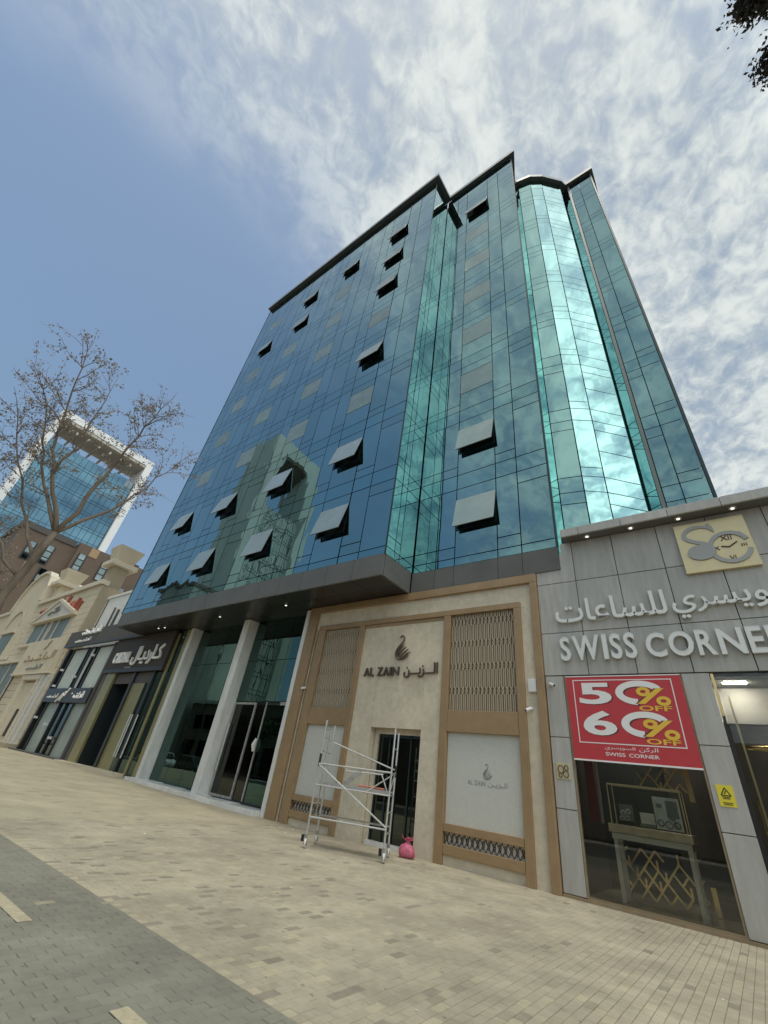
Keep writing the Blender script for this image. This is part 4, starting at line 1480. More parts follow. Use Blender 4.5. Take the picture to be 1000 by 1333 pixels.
for a, za, b, zb, r in (('FL', 1.88, 'FR', 1.90, .02), ('FL', .66, 'FR', .66, .022), ('BL', .66, 'BR', .66, .022), ('FL', 1.86, 'FR', .70, .021), ('BL', 2.52, 'BR', 2.0, .021),
                        ('BL', 1.45, 'BR', 1.45, .018), ('FL', 1.38, 'FR', 1.38, .018)):
    off = Vector((.5, -.85, 0)).normalized() * (.03 if a == 'FL' else -.03)
    MB().tube([V(a, za) + off, V(b, zb) + off], r, 8).build('brace', 'alu', SC)
MB().tube([V('BR', 1.95), V('FR', 1.42)], .018, 8).build('brace', 'alu', SC)
MB().tube([V('BR', 1.9) * .8 + V('FR', 1.9) * .2, V('FR', 1.4) * .7 + V('FL', 1.4) * .3], .016, 8).build('brace', 'alu', SC)
for k, (z0, t_) in {'FL': (1.36, 0), 'BR': (1.5, 0)}.items():
    MB().tube([V(k, 1.82), V(k, 2.12)], .034, 8).build('clamp_sleeve', 'rubber', SC)
# the deck and loose pieces resting on it
e1, e2 = (Pf['FR'] - Pf['FL']).normalized(), (Pf['BL'] - Pf['FL']).normalized()
c = (Pf['FL'] + Pf['BR']) / 2
MB().obox(Vector((c.x, c.y, 1.43)), e1, e2, (0, 0, 1), .98, .28, .02).build('deck', 'plywood', SC)
for s_ in (-1, 1):
    MB().obox(Vector((c.x, c.y, 1.42)) + e2 * .30 * s_, e1, e2, (0, 0, 1), 1.0, .018, .045).build('deck_rail', 'alu', SC)
MB().obox(Vector((c.x, c.y, .68)) + e2 * .3, e1, e2, (0, 0, 1), .95, .14, .012).build('deck', 'alu_dirty', SC)
BR = thing('loose_brace', 'loose aluminium frame lying tilted on the scaffold deck', 'brace', (c.x, c.y, 1.46))
MB().bar(Vector((c.x, c.y, 1.47)) - e1 * .35, Vector((c.x, c.y, 1.86)) + e1 * .1, .13, .03, up=e2).build('brace_plate', 'alu_dirty', BR)
MB().tube([Vector((c.x, c.y, 1.80)) - e1 * .35, Vector((c.x, c.y, 1.84)) + e1 * .75], .02, 8).tube([Vector((c.x, c.y, 1.88)) - e1 * .25 + e2 * .1, Vector((c.x, c.y, 1.90)) + e1 * .8 + e2 * .1], .02, 8).build('brace_tube', 'alu', BR)
MB().tube([Vector((c.x, c.y, 1.47)) + e1 * .9, Vector((c.x, c.y, 1.85)) + e1 * .7], .018, 8).build('brace_tube', 'alu', BR)
MB().tube([Vector((c.x, c.y, 1.50)) + e1 * .1 - e2 * .2, Vector((c.x, c.y, 1.50)) + e1 * .85 - e2 * .2], .022, 8).build('painted_tube', 'orange', BR)

# ------------------------------------------------------------------ the pink bag
BG = thing('plastic_bag', 'full pink plastic bag with tied ears on the ground beside the doorway', 'bag', (-8.08, 12.5, 0))
mb = MB()
rr = random.Random(8)
nu, nv = 22, 14
prof = [(0, .15), (.03, .215), (.09, .24), (.16, .235), (.22, .205), (.27, .16), (.31, .10), (.345, .06), (.37, .052), (.40, .08), (.43, .11)]
ph = [rr.uniform(0, 6.28) for _ in range(6)]
P = []
for i, (z, r) in enumerate(prof):
    for k in range(nu):
        t_ = 2 * math.pi * k / nu
        w = 1 + .09 * math.sin(3 * t_ + ph[0] + z * 7) + .07 * math.sin(5 * t_ + ph[1] - z * 11) + .06 * math.sin(9 * t_ + ph[2])
        w2 = w if i < 8 else w * (1 + .7 * abs(math.cos(t_))) * .9
        P.append((-8.08 + r * w2 * math.cos(t_), 12.5 + r * w2 * .85 * math.sin(t_), .005 + z + (0 if i < 9 else .03 * math.sin(4 * t_))))
F = [(i * nu + k, i * nu + (k + 1) % nu, (i + 1) * nu + (k + 1) % nu, (i + 1) * nu + k) for i in range(len(prof) - 1) for k in range(nu)]
mb.poly(P, F + [tuple(range(nu))[::-1]])
mb.build('bag_body', 'bag', BG, smooth=True)
MB().poly([(-8.15, 12.5, .36), (-8.1, 12.47, .36), (-8.22, 12.46, .48), (-8.32, 12.5, .53), (-8.28, 12.54, .42)], [(0, 1, 2, 3, 4)]).build('bag_ear', 'bag', BG)
MB().poly([(-8.02, 12.5, .36), (-8.07, 12.47, .36), (-7.98, 12.46, .47), (-7.90, 12.5, .50), (-7.92, 12.54, .41)], [(0, 1, 2, 3, 4)]).build('bag_ear', 'bag', BG)

# ------------------------------------------------------------------ brown shop (next along)
C_ = thing('brown_sign_shop', 'narrow shop with glossy brown sign and olive gold door posts below the canopy', 'shop', (-31, 12.9, .28))
zb = .28
B(-34.9, -26.72, 12.75, 12.93, 5.68, 8.12, 'sign_board', 'brown_sign', C_)
B(-34.9, -26.72, 12.74, 12.748, 5.68, 5.9, 'sign_edge', 'shop_black', C_)
letters('CARDIAL', (-34.0, -31.55, 6.30, 7.02), 12.74, .10, 'sign_letter', 'letter_white', C_, .03)
text_mb(arabic('كـارديـال'), (-31.2, -27.35, 6.08, 7.30), 12.74, .10, .012).build('sign_lettering', 'letter_white', C_)
B(-31.9, -31.0, 12.733, 12.739, 5.93, 6.02, 'sign_line', 'grey_letter', C_)
B(-34.35, -33.15, 12.86, 13.0, zb, 5.67, 'door_post', 'olive', C_)
B(-34.95, -34.36, 12.88, 13.0, zb, 8.1, 'door_post', 'shop_grey', C_)
B(-33.12, -30.45, 14.3, 14.35, zb, 5.1, 'dark_opening', 'black', C_)
B(-33.12, -26.72, 13.05, 13.1, 5.0, 5.67, 'transom', 'shop_grey', C_)
B(-30.5, -30.2, 12.9, 13.05, zb, 5.67, 'mullion', 'shop_black', C_)
B(-27.95, -27.7, 12.9, 13.05, zb, 5.67, 'mullion', 'shop_black', C_)
B(-30.2, -28.6, 13.0, 13.03, zb, 5.0, 'shop_pane', 'olive', C_)
B(-28.6, -27.95, 13.0, 13.03, zb, 5.0, 'shop_pane', 'lobby', C_)
B(-27.7, -26.72, 13.0, 13.03, zb, 5.67, 'shop_pane', 'lobby', C_)
for x in (-28.4, -28.15, -27.5):
    MB().tube([(x, 12.85, 1.0), (x, 12.85, 3.2)], .035, 6).build('door_handle', 'letter_grey', C_)
B(-33.1, -26.8, 14.4, 14.5, zb, 8.1, 'back_wall', 'dark_core', C_)
B(-33.14, -33.1, 13.0, 14.4, zb, 8.1, 'side_wall', 'dark_core', C_)
B(-35.1, -26.6, 12.4, 13.0, .1, zb + .06, 'step', 'cream', C_)


def strokes(shapes, box, y, r, name, mat, parent, arch=0.0):
    """raised handwriting: polylines given in a unit box"""
    x0, x1, z0, z1 = box
    for sh in shapes:
        pts = []
        for a, b in sh:
            lift = arch * (1 - (2 * a - 1) ** 2)
            pts.append((x0 + a * (x1 - x0), y, z0 + b * (z1 - z0) + lift))
        MB().tube(pts, r, 5).build(name, mat, parent)


SCRIPT = [[(0, .25), (.05, .05), (.1, .3), (.14, .1), (.2, .1)], [(.2, .1), (.22, .5), (.25, .1), (.33, .1)], [(.3, .1), (.34, .4), (.38, .1)],
          [(.42, .1), (.5, .1), (.52, .35), (.56, .1), (.6, .35), (.64, .1)], [(.66, .0), (.69, .9)], [(.72, .1), (.8, .12), (.82, .5), (.86, .1)], [(.9, .1), (.93, 1.0)], [(.97, .1), (1.0, .95)],
          [(.1, .6), (.13, .7)], [(.5, .62), (.54, .66)]]

# ------------------------------------------------------------------ dark shop with pale windows
D_ = thing('dark_framed_shop', 'dark grey two storey shop front with tall pale display windows', 'shop', (-40, 12.9, .28))
B(-45.2, -30.9, 12.55, 12.8, 8.03, 9.33, 'fascia', 'shop_grey', D_)
B(-45.2, -30.9, 12.53, 12.549, 8.0, 8.12, 'fascia_edge', 'shop_black', D_)
strokes(SCRIPT, (-42.2, -38.6, 8.9, 9.5), 12.5, .09, 'sign_stroke', 'letter_white', D_)
strokes(SCRIPT[:7], (-42.9, -39.7, 8.3, 8.62), 12.5, .07, 'sign_stroke', 'letter_grey', D_)
B(-44.9, -35.3, 13.25, 13.3, .3, 8.02, 'back_panel', 'shop_black', D_)
for x0, x1, z0, z1, mt in ((-43.65, -40.75, 4.76, 7.85, 'pale_blind'), (-40.12, -39.3, 4.76, 7.82, 'pale_blind'), (-38.6, -35.95, 4.76, 7.82, 'pale_blind'),
                           (-43.5, -41.0, .36, 3.70, 'dull_blind'), (-38.25, -35.95, .36, 3.72, 'dull_blind')):
    w = B(x0, x1, 13.1, 13.13, z0, z1, 'window', mt, D_)
    mb = MB()
    mb.box(x0 - .12, x0, 12.98, 13.12, z0, z1).box(x1, x1 + .12, 12.98, 13.12, z0, z1).box(x0 - .12, x1 + .12, 12.98, 13.12, z1, z1 + .1)
    mb.build('frame', 'shop_black', w)
B(-41.0, -38.3, 13.12, 13.15, .36, 3.7, 'shop_door', 'lobby', D_)
MB().box(-39.75, -39.62, 13.0, 13.11, .36, 3.7).build('door_frame', 'shop_black', D_)
B(-44.3, -35.7, 12.78, 13.05, 3.72, 4.72, 'sign_band', 'shop_black', D_)
strokes(SCRIPT[:8], (-43.6, -41.4, 4.0, 4.35), 12.76, .035, 'sign_stroke', 'letter_grey', D_)
strokes([[(0, 0), (.5, .6), (.75, .45), (1, 1)], [(.4, .1), (.75, .75)]], (-41.3, -39.6, 3.75, 4.7), 12.76, .08, 'sign_stroke', 'letter_white', D_)
strokes(SCRIPT[2:], (-39.0, -36.5, 4.0, 4.5), 12.76, .06, 'sign_stroke', 'letter_white', D_)
for x in (-44.7, -35.6):
    B(x - .16, x + .16, 12.9, 13.2, .3, 8.0, 'side_post', 'shop_black' if x < -40 else 'shop_grey', D_)
for x, z in ((-43.9, 6.2), (-43.85, 4.95), (-40.5, 5.6), (-38.9, 7.2), (-36.2, 4.86), (-44.2, 2.6), (-41.3, 2.2), (-39.2, 1.4)):
    MB().obox((x, 12.9, z), (1, 0, 0), (0, 1, 0), (0, 0, 1), .13, .1, .08).build('spot_lamp', 'cctv', D_)
B(-45.6, -35.0, 12.5, 13.1, .1, .36, 'step', 'shop_grey', D_)

# ------------------------------------------------------------------ white rendered house behind
H = thing('white_rendered_house', 'plain white rendered house wall rising behind the dark framed shop', 'house', (-44, 15, .2))
B(-48.4, -37.5, 14.0, 30, 0, 13.1, 'wall', 'render_white', H)
B(-48.5, -37.4, 13.9, 30, 13.1, 13.35, 'roof', 'render_white', H)
MB().box(-45.0, -44.9, 13.93, 13.97, 9.0, 13).tube([(-41.2, 13.9, 9.2), (-41.2, 13.9, 11.6)], .09, 8).tube([(-42.2, 13.9, 9.6), (-42.2, 13.9, 11.9)], .07, 8).build('drain_pipe', 'shop_grey', H)

# ------------------------------------------------------------------ cream stone building
K = thing('cream_stone_building', 'cream stone shop building with a curved gable, pediment window and red arched lettering', 'building', (-58, 13, .3))
YK = 12.95
B(-63.6, -45.4, YK + .1, 22, 0, 14.3, 'wall', 'cream_joint', K)
# coursed stone facing: each block course row proud of the joint bed, left out where the openings are
openings = [(-59.9, -48.9, 9.15, 11.75), (-51.9, -47.9, .9, 5.45)]
blk = MB()
bn = 0
course = .62
zc = .3
ri = 0
blocks = []
while zc < 14.2:
    z1 = min(zc + course, 14.25)
    x = -63.6 - (.8 if ri % 2 else 0)
    while x < -45.45:
        a, b = max(x, -63.6), min(x + 1.6, -45.45)
        if b - a > .2:
            hit = any(a < o[1] and b > o[0] and zc < o[3] - .1 and z1 > o[2] + .1 for o in openings)
            if not hit:
                blocks.append((a, b, zc, z1))
            else:
                for o in openings:
                    if a < o[1] and b > o[0] and zc < o[3] - .1 and z1 > o[2] + .1:
                        if o[0] - a > .15:
                            blocks.append((a, o[0], zc, z1))
                        if b - o[1] > .15:
                            blocks.append((o[1], b, zc, z1))
        x += 1.6
    zc += course
    ri += 1
blocks.sort(key=lambda q: -q[1])
for a, b, z0, z1 in blocks[:300]:
    inst(unit_box('cream'), 'stone_block', K, ((a + b) / 2, YK + .05, (z0 + z1) / 2), scale=(b - a - .03, .1, z1 - z0 - .03))
for a, b, z0, z1 in blocks[300:]:
    blk.box(a + .015, b - .015, YK, YK + .1, z0 + .015, z1 - .015)
if blk.v:
    tag(blk.build('stone_blocks', 'cream', K), kind='stuff')
B(-63.3, -45.3, YK - .25, YK + .5, 14.3, 14.75, 'roof_coping', 'cream_trim', K)
# taller gabled wing
gp = [(-74.5, .3), (-63.6, .3), (-63.6, 14.8), (-63.7, 16.6), (-64.6, 18.0), (-66.0, 18.9), (-68.0, 19.3), (-70, 19.2), (-72.5, 18.3), (-74, 16.4), (-74.5, 14.6)]
MB().prism(gp, 'y', YK - .1, 24).build('gable_wing', 'cream', K)
mb = MB()
for (a, b), (c2, d2) in zip(gp[2:], gp[3:]):
    mb.bar((a, YK + .1, b + .12), (c2, YK + .1, d2 + .12), .35, .9)
mb.build('gable_coping', 'cream_trim', K)
B(-95, -74.5, YK, 24, 0, 14.4, 'far_wall', 'cream', K)
B(-95, -74.4, YK - .25, 24.2, 14.4, 14.8, 'roof_coping', 'cream_trim', K)
# pediment window
wn_ = B(-59.8, -49.0, YK + .06, YK + .095, 9.2, 11.7, 'window', 'pane_green', K)
mb = MB()
for x in (-59.8, -56.2, -54.7, -54.2, -52.4, -49.2):
    mb.box(x, x + .16, YK - .03, YK + .058, 9.2, 11.7)
mb.build('window_bar', 'cream_white', wn_)
B(-60.3, -48.5, YK - .35, YK + .1, 8.95, 9.18, 'window_sill', 'cream_trim', wn_)
MB().prism([(-60.0, 11.7), (-48.4, 11.7), (-54.2, 13.55)], 'y', YK - .35, YK + .05).build('pediment', 'cream_white', K)
mb = MB()
mb.bar((-60.3, YK - .28, 11.7), (-54.2, YK - .28, 13.68), .3, .4).bar((-54.2, YK - .28, 13.68), (-48.1, YK - .28, 11.7), .3, .4)
mb.build('pediment_moulding', 'cream_trim', K)
B(-60.4, -48.0, YK - .42, YK + .08, 11.5, 11.72, 'pediment_base', 'cream_trim', K)
strokes([[(0, 0), (.3, .3), (.6, .2), (1, .4)], [(.5, .6), (.8, .9)]], (-55.6, -52.6, 12.15, 12.9), YK - .42, .1, 'badge_stroke', 'grey_letter', K)
strokes(SCRIPT, (-61.5, -48.2, 11.7, 13.0), YK - .12, .16, 'red_letter', 'red_letter', K, arch=1.3)
# arched niche window in the gabled wing
nw = B(-71.2, -66.6, YK - .16, YK - .12, 8.3, 11.2, 'window', 'pane_green', K)
B(-71.6, -66.2, YK - .4, YK - .1, 11.2, 11.5, 'window_head', 'cream_trim', nw)
MB().tube([(-69 + 2.6 * math.cos(t), YK - .12, 12.1 + 2.0 * math.sin(t)) for t in [k * math.pi / 12 for k in range(13)]], .12, 6).build('arch_moulding', 'cream_joint', nw)
B(-74.2, -62.8, YK - .22, YK - .1, 7.9, 8.2, 'string_course', 'cream_trim', K)
# big shop window, sign slab, door
sw_ = B(-66.0, -56.5, YK - .14, YK - .1, 1.2, 7.3, 'shop_window', 'pane_green', K)
mb = MB()
for x in (-66.0, -62.8, -59.4, -56.6):
    mb.box(x, x + .12, YK - .2, YK - .14, 1.2, 7.3)
mb.build('window_bar', 'cream_white', sw_)
B(-66.4, -56.2, YK - .45, YK - .1, 7.3, 7.6, 'window_head', 'cream_trim', sw_)
B(-66.0, -56.5, YK - .21, YK - .205, 2.0, 3.6, 'window_print', 'maroon', sw_)
B(-56.1, -46.0, YK - .4, YK - .02, 6.1, 9.2, 'sign_slab', 'cream', K)
B(-56.3, -45.8, YK - .45, YK + .0, 5.95, 6.12, 'sign_edge', 'cream_trim', K)
strokes(SCRIPT, (-54.6, -46.4, 7.2, 8.0), YK - .42, .10, 'sign_stroke', 'cream_joint', K)
strokes(SCRIPT[:8], (-52.4, -48.4, 6.4, 6.8), YK - .42, .07, 'sign_stroke', 'grey_letter', K)
strokes([[(0, 0), (.6, .45), (.4, .55), (1, 1)]], (-50.3, -49.2, 8.2, 9.0), YK - .42, .08, 'sign_stroke', 'cream_joint', K)
dr = B(-51.7, -48.1, YK + .02, YK + .1, .9, 5.3, 'doorway', 'cream_trim', K)
B(-50.9, -48.9, YK - .02, YK + .015, 1.0, 5.0, 'door_leaf', 'cream', dr)
B(-50.0, -49.3, YK - .05, YK - .021, 1.0, 3.1, 'door_slot', 'interior', dr)
B(-52.3, -51.75, YK - .3, YK + .1, .6, 5.5, 'pilaster', 'cream_trim', K)
B(-48.05, -47.6, YK - .3, YK + .1, .6, 5.5, 'pilaster', 'cream_trim', K)
B(-52.5, -47.4, YK - .35, YK + .1, 5.5, 5.9, 'door_head', 'cream_trim', K)
B(-47.3, -46.6, YK - .3, YK + .1, .5, 5.9, 'pilaster', 'cream_white', K)
B(-46.4, -45.6, YK - .25, YK + .1, .5, 5.9, 'pilaster', 'cream_white', K)
B(-56.5, -45.3, 12.2, 13.0, .1, .62, 'step', 'cream_joint', K)
# corner towers on the roof
for x, y, h, s in ((-46.7, 14.0, 16.6, .8), (-61.9, 14.2, 16.8, .9)):
    tt = MB().box(x - .9 * s, x + .9 * s, y - .9 * s, y + .9 * s, 14.3, h).build('roof_turret', 'cream_joint' if x > -50 else 'cream', K)
    B(x - 1.6 * s, x + 1.6 * s, y - 1.6 * s, y + 1.6 * s, h, h + .45, 'cornice', 'cream_trim', tt)
    MB().poly([(x - .8, y - .8, h + .45), (x + .8, y - .8, h + .45), (x + .8, y + .8, h + .45), (x - .8, y + .8, h + .45),
               (x - 1.25, y - 1.25, h + 2.1), (x + 1.25, y - 1.25, h + 2.1), (x + 1.25, y + 1.25, h + 2.1), (x - 1.25, y + 1.25, h + 2.1)],
              [(3, 2, 1, 0), (4, 5, 6, 7), (0, 1, 5, 4), (1, 2, 6, 5), (2, 3, 7, 6), (3, 0, 4, 7)]).build('turret_head', 'cream', tt)

# ------------------------------------------------------------------ brown block behind
Q = thing('brown_block', 'brown clad block with slim grey windows behind the cream building', 'building', (-100, 25, 0))
XB = -95.0
k_ = 95 / 62.0
Yq = lambda y: y * k_
Zq = lambda z: 1.6 + (z - 1.6) * k_
B(-130, XB, Yq(6.84), Yq(12.9), 0, Zq(21.9), 'wall', 'brown_wall', Q)
B(-130, XB + 1.0, Yq(12.9), Yq(24), 0, Zq(22.6), 'wall', 'brown_wall', Q)
B(-130, XB + .3, Yq(6.6), Yq(12.6), Zq(21.9), Zq(22.6), 'roof_screen', 'shop_grey', Q)
B(-128, XB - 2, Yq(17.6), Yq(21.2), Zq(22.6), Zq(23.5), 'roof_rail', 'shop_black', Q)
for i, (y, w, z0, z1, f) in enumerate(((10.0, .95, 18.5, 20.95, 0), (13.25, 1.0, 18.8, 21.3, 1), (16.1, 1.0, 18.85, 21.35, 1), (14.2, 1.0, 15.9, 18.6, 1), (10.6, .95, 15.6, 18.1, 0),
                                       (19.4, .9, 16.6, 19.1, 1), (17.6, 1.0, 15.9, 18.4, 1), (21.6, .9, 18.4, 20.8, 1), (8.2, .9, 18.3, 20.6, 0))):
    xf = XB + (1.0 if f else 0)
    w_ = B(xf, xf + .12, Yq(y), Yq(y + w), Zq(z0), Zq(z1), 'window', 'shop_black', Q)
    for q in range(3):
        zz0 = Zq(z0) + .15 + q * (Zq(z1) - Zq(z0)) / 3
        zz1 = zz0 + (Zq(z1) - Zq(z0)) / 3 - .22
        B(xf + .13, xf + .16, Yq(y) + .25, Yq(y + w) - .25, zz0, zz1, 'pane', 'pane_grey' if q != 1 else 'sash', w_)
for y, w, z0, z1, f in ((14.3, 1.0, 21.35, 22.5, 1), (9.0, .75, 15.2, 18.2, 0), (16.6, .8, 14.0, 15.6, 1)):
    xf = XB + (1.0 if f else 0)
    B(xf, xf + .1, Yq(y), Yq(y + w), Zq(z0), Zq(z1), 'accent_panel', 'tan_wall', Q)

# ------------------------------------------------------------------ portal framed tower far along the street


def portal_tower(label, xt, y0, y1, ztop, zroof, leg0, leg1, beam, depth, white, glass, soffit, sgn=1):
    P_ = thing('portal_framed_tower', label, 'tower', (xt - 8, (y0 + y1) / 2, 0))
    B(xt - depth, xt, y0, y0 + leg0, 0, ztop - beam, 'frame_leg', white, P_)
    B(xt - depth, xt, y1 - leg1, y1, 0, ztop - beam, 'frame_leg', white, P_)
    B(xt - depth, xt, y0, y1, ztop - beam + .02, ztop, 'frame_beam', white, P_)
    B(xt - depth + .5, xt - .3, y0 + leg0, y1 - leg1, ztop - beam - .9, ztop - beam, 'beam_soffit', soffit, P_)
    ny = 16
    nz = int(zroof / 4)
    B(xt - depth, xt - 1.3, y0 + leg0, y1 - leg1, 0, zroof, 'glass_body', glass, P_)
    mb = MB()
    w = (y1 - leg1 - y0 - leg0)
    for i in range(1, ny):
        y = y0 + leg0 + w * i / ny
        mb.box(xt - 1.3, xt - 1.2, y - .05, y + .05, 0, zroof)
    mb.build('mullions', 'mullion', P_)['kind'] = 'stuff'
    mb = MB()
    for j in range(1, nz):
        z = zroof * j / nz
        mb.box(xt - 1.3, xt - 1.22, y0 + leg0, y1 - leg1, z - .06, z + .06)
        mb.box(xt - 1.3, xt - 1.22, y0 + leg0, y1 - leg1, z + .9, z + .98)
    mb.build('transoms', 'mullion', P_)['kind'] = 'stuff'
    return P_


pt = portal_tower('distant blue glass tower inside a white portal frame', -140, 6.8, 36.2, 85.0, 74.5, 1.7, 2.0, 2.4, 12, 'tower_white', 'tower_glass', 'tower_soffit')
for i in range(7):
    y = 9.5 + i * 3.4
    B(-152, -141, y, y + .5, 79.8, 80.7, 'soffit_rib', 'tower_soffit', pt)
B(-147, -143.5, 28.0, 32.5, 72.5, 76.5, 'roof_house', 'tower_glass', pt)
B(-143.5, -141.2, 31.6, 33.7, 72.5, 75.0, 'roof_house', 'pane_grey', pt)

# ------------------------------------------------------------------ trees


def grow(limbs, seed, name_label, base, leafmat, leaf_n, leaf_size, twig_levels=2, twig_n=7, twig_len=1.1, category='tree', leaf_spread=.16, sparse=1.0, nm='street_tree', droop=0.0):
    """limbs: list of (points, r0, r1); twigs fork off each limb, dry leaf tufts sit along the twigs"""
    rr = random.Random(seed)
    o = thing(nm, name_label, category, base)
    trunk = MB()
    wood = MB()
    tips = []
    for i, (pts, r0, r1) in enumerate(limbs):
        pts = [Vector(p) for p in pts]
        # resample with a little wander
        fine_ = []
        for a, b in zip(pts, pts[1:]):
            n = max(2, int((b - a).length / .35))
            for k in range(n):
                fine_.append(a.lerp(b, k / n) + Vector((rr.gauss(0, .045), rr.gauss(0, .045), rr.gauss(0, .045))) * (0 if k == 0 else 1))
        fine_.append(pts[-1])
        n = len(fine_)
        rad = [r0 + (r1 - r0) * (k / (n - 1)) ** .8 for k in range(n)]
        (trunk if i == 0 else wood).tube(fine_, rad, 8 if r0 > .04 else 6)
        if i == 0:
            continue
        L = sum((b - a).length for a, b in zip(fine_, fine_[1:]))

        def sprout(line, lvl, length, r):
            m = len(line)
            cnt_ = max(2, int(twig_n * (length / 3 if lvl == 0 else .45)))
            for _ in range(cnt_):
                t_ = rr.uniform(.28 if lvl == 0 else .15, .99)
                p = line[min(m - 1, int(t_ * (m - 1)))]
                q = line[min(m - 1, int(t_ * (m - 1)) + 1)]
                d = (q - p)
                d = d.normalized() if d.length > 1e-5 else Vector((0, 0, 1))
                side_ = Vector((rr.gauss(0, 1), rr.gauss(0, 1), rr.gauss(0, .8)))
                side_ -= d * side_.dot(d)
                side_.normalize()
                d2 = (d * rr.uniform(.5, 1.0) + side_ * rr.uniform(.5, 1.0) + Vector((0, 0, .15 - droop))).normalized()
                ln = twig_len * rr.uniform(.45, 1.1) * (.62 ** lvl)
                line2 = [p]
                dd_ = d2.copy()
                for s_ in range(5):
                    dd_ = (dd_ + Vector((rr.gauss(0, .16), rr.gauss(0, .16), rr.gauss(0, .14) - droop * .12))).normalized()
                    line2.append(line2[-1] + dd_ * ln / 5)
                wood.tube(line2, [r * .8, r * .7, r * .6, r * .5, r * .38, r * .25], 4 if lvl else 5, caps=False)
                if lvl + 1 < twig_levels:
                    sprout(line2, lvl + 1, ln, r * .5)
                else:
                    tips.append(line2)
                if lvl == 0:
                    tips.append(line2[2:])
        sprout(fine_, 0, L, max(.008, (r0 + r1) * .22))
    trunk.build('trunk', 'bark', o, smooth=True)
    wood.build('branches', 'bark', o, smooth=True)
    lv = MB()
    for line in tips:
        if rr.random() > sparse:
            continue
        for _ in range(leaf_n):
            p = line[rr.randrange(max(0, len(line) - 3), len(line))] + Vector((rr.gauss(0, 1), rr.gauss(0, 1), rr.gauss(0, .9))) * leaf_spread * .5
            a = Vector((rr.gauss(0, 1), rr.gauss(0, 1), rr.gauss(0, 1) - .6)).normalized()
            b = a.orthogonal().normalized()
            b.rotate(Matrix.Rotation(rr.uniform(0, 6.28), 3, a))
            s_ = leaf_size * rr.uniform(.5, 1.25)
            cdir = a.cross(b)
            lv.poly([p, p + a * s_ * .5 + b * s_ * .28 + cdir * s_ * .1, p + a * s_, p + a * s_ * .5 - b * s_ * .24 + cdir * s_ * .12], [(0, 1, 2), (0, 2, 3)])
    lo = lv.build('leaves', leafmat, o)
    lo['kind'] = 'stuff'
    return o


tb = (-14.1, 2.0, gz(-14.1))
fork = (-13.12, 2.1, 6.05)
limbs = [
    ([tb, (-13.95, 1.98, 2.2), (-13.6, 1.98, 4.25), (-13.36, 2.06, 5.2), fork], .15, .085),
    ([fork, (-12.85, 1.3, 7.3), (-12.6, .75, 8.6), (-12.2, .4, 9.8), (-11.75, .15, 10.9)], .07, .005),
    ([fork, (-12.75, 2.2, 7.1), (-12.3, 2.3, 8.5), (-11.7, 2.4, 9.9), (-11.3, 2.5, 11.0)], .07, .005),
    ([fork, (-12.9, 2.7, 6.9), (-12.7, 3.2, 7.9), (-12.4, 3.6, 8.9), (-12.2, 3.7, 9.4)], .055, .005),
    ([fork, (-13.2, 1.5, 6.9), (-13.2, .9, 7.9), (-12.9, .3, 9.0), (-12.6, -.2, 9.8)], .06, .005),
    ([(-13.36, 2.06, 5.2), (-13.6, 1.5, 6.2), (-13.7, .9, 7.2), (-13.6, .2, 8.2), (-13.2, -.5, 9.2)], .05, .005),
    ([(-12.85, 1.3, 7.3), (-12.5, 1.3, 8.6), (-12.1, 1.2, 9.7), (-11.9, 1.1, 10.5)], .04, .005),
    ([(-13.5, 2.0, 4.8), (-13.9, 1.4, 5.5), (-14.3, .8, 6.4), (-14.3, .2, 7.4)], .045, .01),
    ([(-13.6, 1.98, 4.25), (-14.0, 1.7, 4.7), (-14.4, 1.2, 5.2), (-14.7, .9, 5.8)], .035, .008),
]
grow(limbs, 21, 'bare street tree with sparse dry leaves before the brown block', tb, 'dry_leaf', 14, .078, 2, 11, 1.05, leaf_spread=.10, sparse=.85)

# drooping boughs, leaves coloured dark as if backlit, of a second tree standing beside the camera
tb2 = (4.6, 1.2, 0)
limbs2 = [
    ([tb2, (4.5, 1.25, 2.0), (4.1, 1.3, 4.2), (3.5, 1.4, 5.8)], .14, .09),
    ([(3.5, 1.4, 5.8), (2.7, 1.45, 6.7), (2.0, 1.45, 6.75), (1.5, 1.45, 6.6), (1.24, 1.47, 6.45)], .06, .004),
    ([(3.5, 1.4, 5.8), (2.8, 1.75, 6.6), (2.1, 1.8, 6.55), (1.6, 1.86, 6.40), (1.36, 1.93, 6.27)], .05, .004),
    ([(3.5, 1.4, 5.8), (2.9, 2.2, 6.4), (2.2, 2.35, 6.35), (1.7, 2.35, 6.2), (1.38, 2.36, 6.03)], .05, .004),
]
grow(limbs2, 5, 'drooping tree boughs with leaves darkened as if backlit, overhanging from above', tb2, 'backlit_leaf', 46, .042, 2, 26, .22, leaf_spread=.085, nm='overhanging_tree', droop=1.0)

# ------------------------------------------------------------------ across the road (seen mirrored in the glass)
portal_tower('pale portal framed tower across the road mirrored in the office glass', -90.5, -47.5, -28.0, 88, 64, 3.0, 4.0, 5.0, 14, 'opp_pale', 'opp_pale', 'opp_wall')
o = thing('pale_side_block', 'pale rendered block beside the mirrored portal tower across the road', 'building', (-97, -24, 0))
B(-104, -90.5, -27.8, -20.5, 0, 34, 'wall', 'opp_side', o)
B(-104.4, -90.1, -27.9, -20.1, 34, 34.8, 'roof', 'opp_wall', o)
OB = thing('low_shop_block', 'low flat roofed shop block across the road mirrored in the lobby glass', 'building', (-60, -30, 0))
B(-88, -38, -45, -24, 0, 10.6, 'wall', 'opp_wall', OB)
B(-88.3, -37.7, -45, -23.6, 10.6, 11.2, 'roof', 'opp_pale', OB)
B(-36, 30, -48, -25, 0, 8.5, 'wall', 'opp_wall', OB)
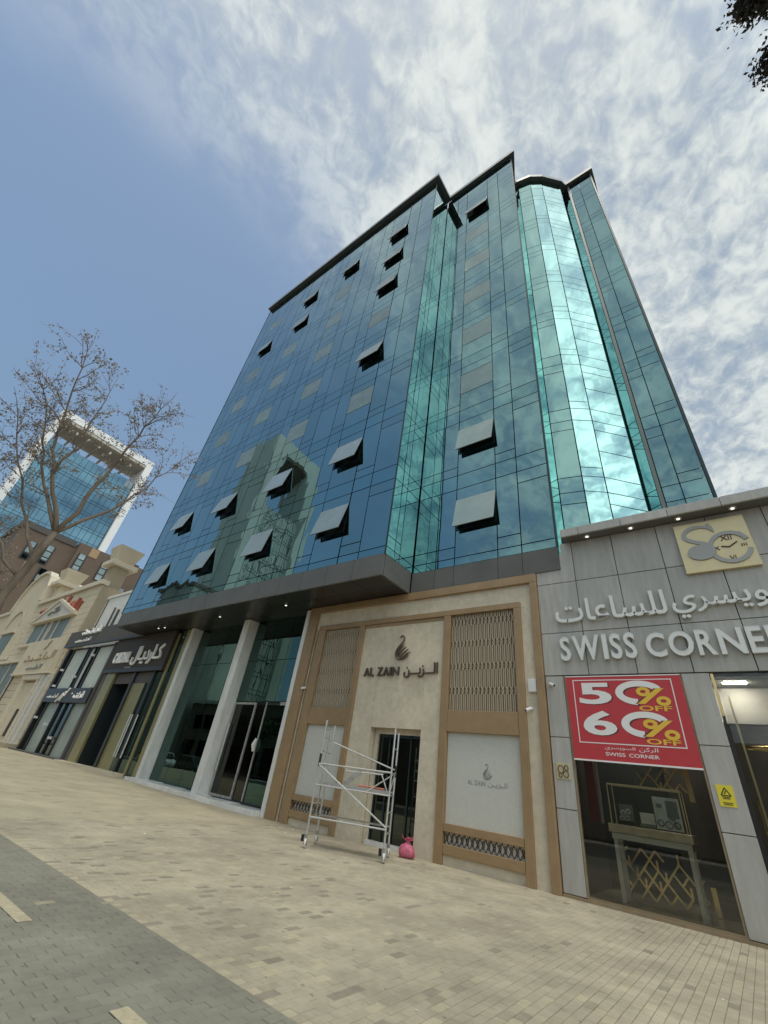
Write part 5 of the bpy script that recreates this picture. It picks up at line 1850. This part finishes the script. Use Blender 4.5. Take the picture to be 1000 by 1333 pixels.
for i in range(10):
    B(-86 + i * 4.8, -82.6 + i * 4.8, -23.95, -23.8, .4, 4.2, 'window', 'car_glass', OB)
    B(-86 + i * 4.8, -82.6 + i * 4.8, -23.95, -23.8, 6.2, 8.6, 'window', 'pane_grey', OB)


def car(label, x, y, paint):
    o = thing('parked_car', label, 'car', (x, y, -.13), 'cars parked along the far kerb')
    z = -.13
    prof_ = [(-2.3, .35), (2.25, .35), (2.35, .7), (2.2, 1.0), (1.2, 1.1), (.55, 1.72), (-1.75, 1.76), (-2.2, 1.1), (-2.35, .8)]
    MB().prism([(x + a, z + b) for a, b in prof_], 'y', y - .92, y + .92).build('body', paint, o, bevel=.08)
    for s_ in (-1, 1):
        yy = y + s_ * .925
        MB().prism([(x + a, z + b) for a, b in ((1.0, 1.12), (.5, 1.62), (-.3, 1.65), (-.3, 1.12))], 'y', yy - .01, yy + .01).build('side_window', 'car_glass', o)
        MB().prism([(x + a, z + b) for a, b in ((-.42, 1.12), (-.42, 1.65), (-1.7, 1.66), (-2.0, 1.15))], 'y', yy - .01, yy + .01).build('side_window', 'car_glass', o)
        for dx_ in (-1.45, 1.45):
            w = MB().disc((x + dx_, y + s_ * .85, z + .34), (0, 1, 0), .34, .22, 20).build('wheel', 'rubber', o)
            MB().disc((x + dx_, y + s_ * .965, z + .34), (0, 1, 0), .2, .02, 12).build('rim', 'alu', w)
    MB().poly([(x + 1.24, y - .8, z + 1.14), (x + 1.24, y + .8, z + 1.14), (x + .6, y + .74, z + 1.68), (x + .6, y - .74, z + 1.68)], [(0, 1, 2, 3)]).build('windscreen', 'car_glass', o).location.x += .02
    for s_ in (-1, 1):
        B(x + 2.3, x + 2.36, y + s_ * .75 - .18, y + s_ * .75 + .18, z + .74, z + .92, 'headlight', 'lamp_trim', o)


car('white estate car parked across the pavement, mirrored in the lobby glass', -54.5, -3.2, 'car_white')
car('grey car parked behind the white one, mirrored in the lobby glass', -48.0, -3.4, 'car_grey')
for i, (x, y, s) in enumerate(((-58, -18, 1), (-46, -17.5, .85))):
    base = (x, y, 0)
    lim = [([base, (x, y, 3.2 * s)], .2, .12)]
    rr = random.Random(40 + i)
    for k in range(6):
        a_ = k * 1.05
        lim.append(([(x, y, 3.0 * s), (x + 1.4 * math.cos(a_), y + 1.4 * math.sin(a_), 5.0 * s), (x + 2.6 * math.cos(a_) * s, y + 2.6 * math.sin(a_) * s, (6.4 + rr.uniform(-.8, 1.2)) * s)], .08, .02))
    grow(lim, 50 + i, ('taller' if i == 0 else 'shorter') + ' leafy roadside tree across the road, mirrored in glass', base, 'green_leaf', 14, .4, 1, 12, 1.6, leaf_spread=.7, nm='roadside_tree')
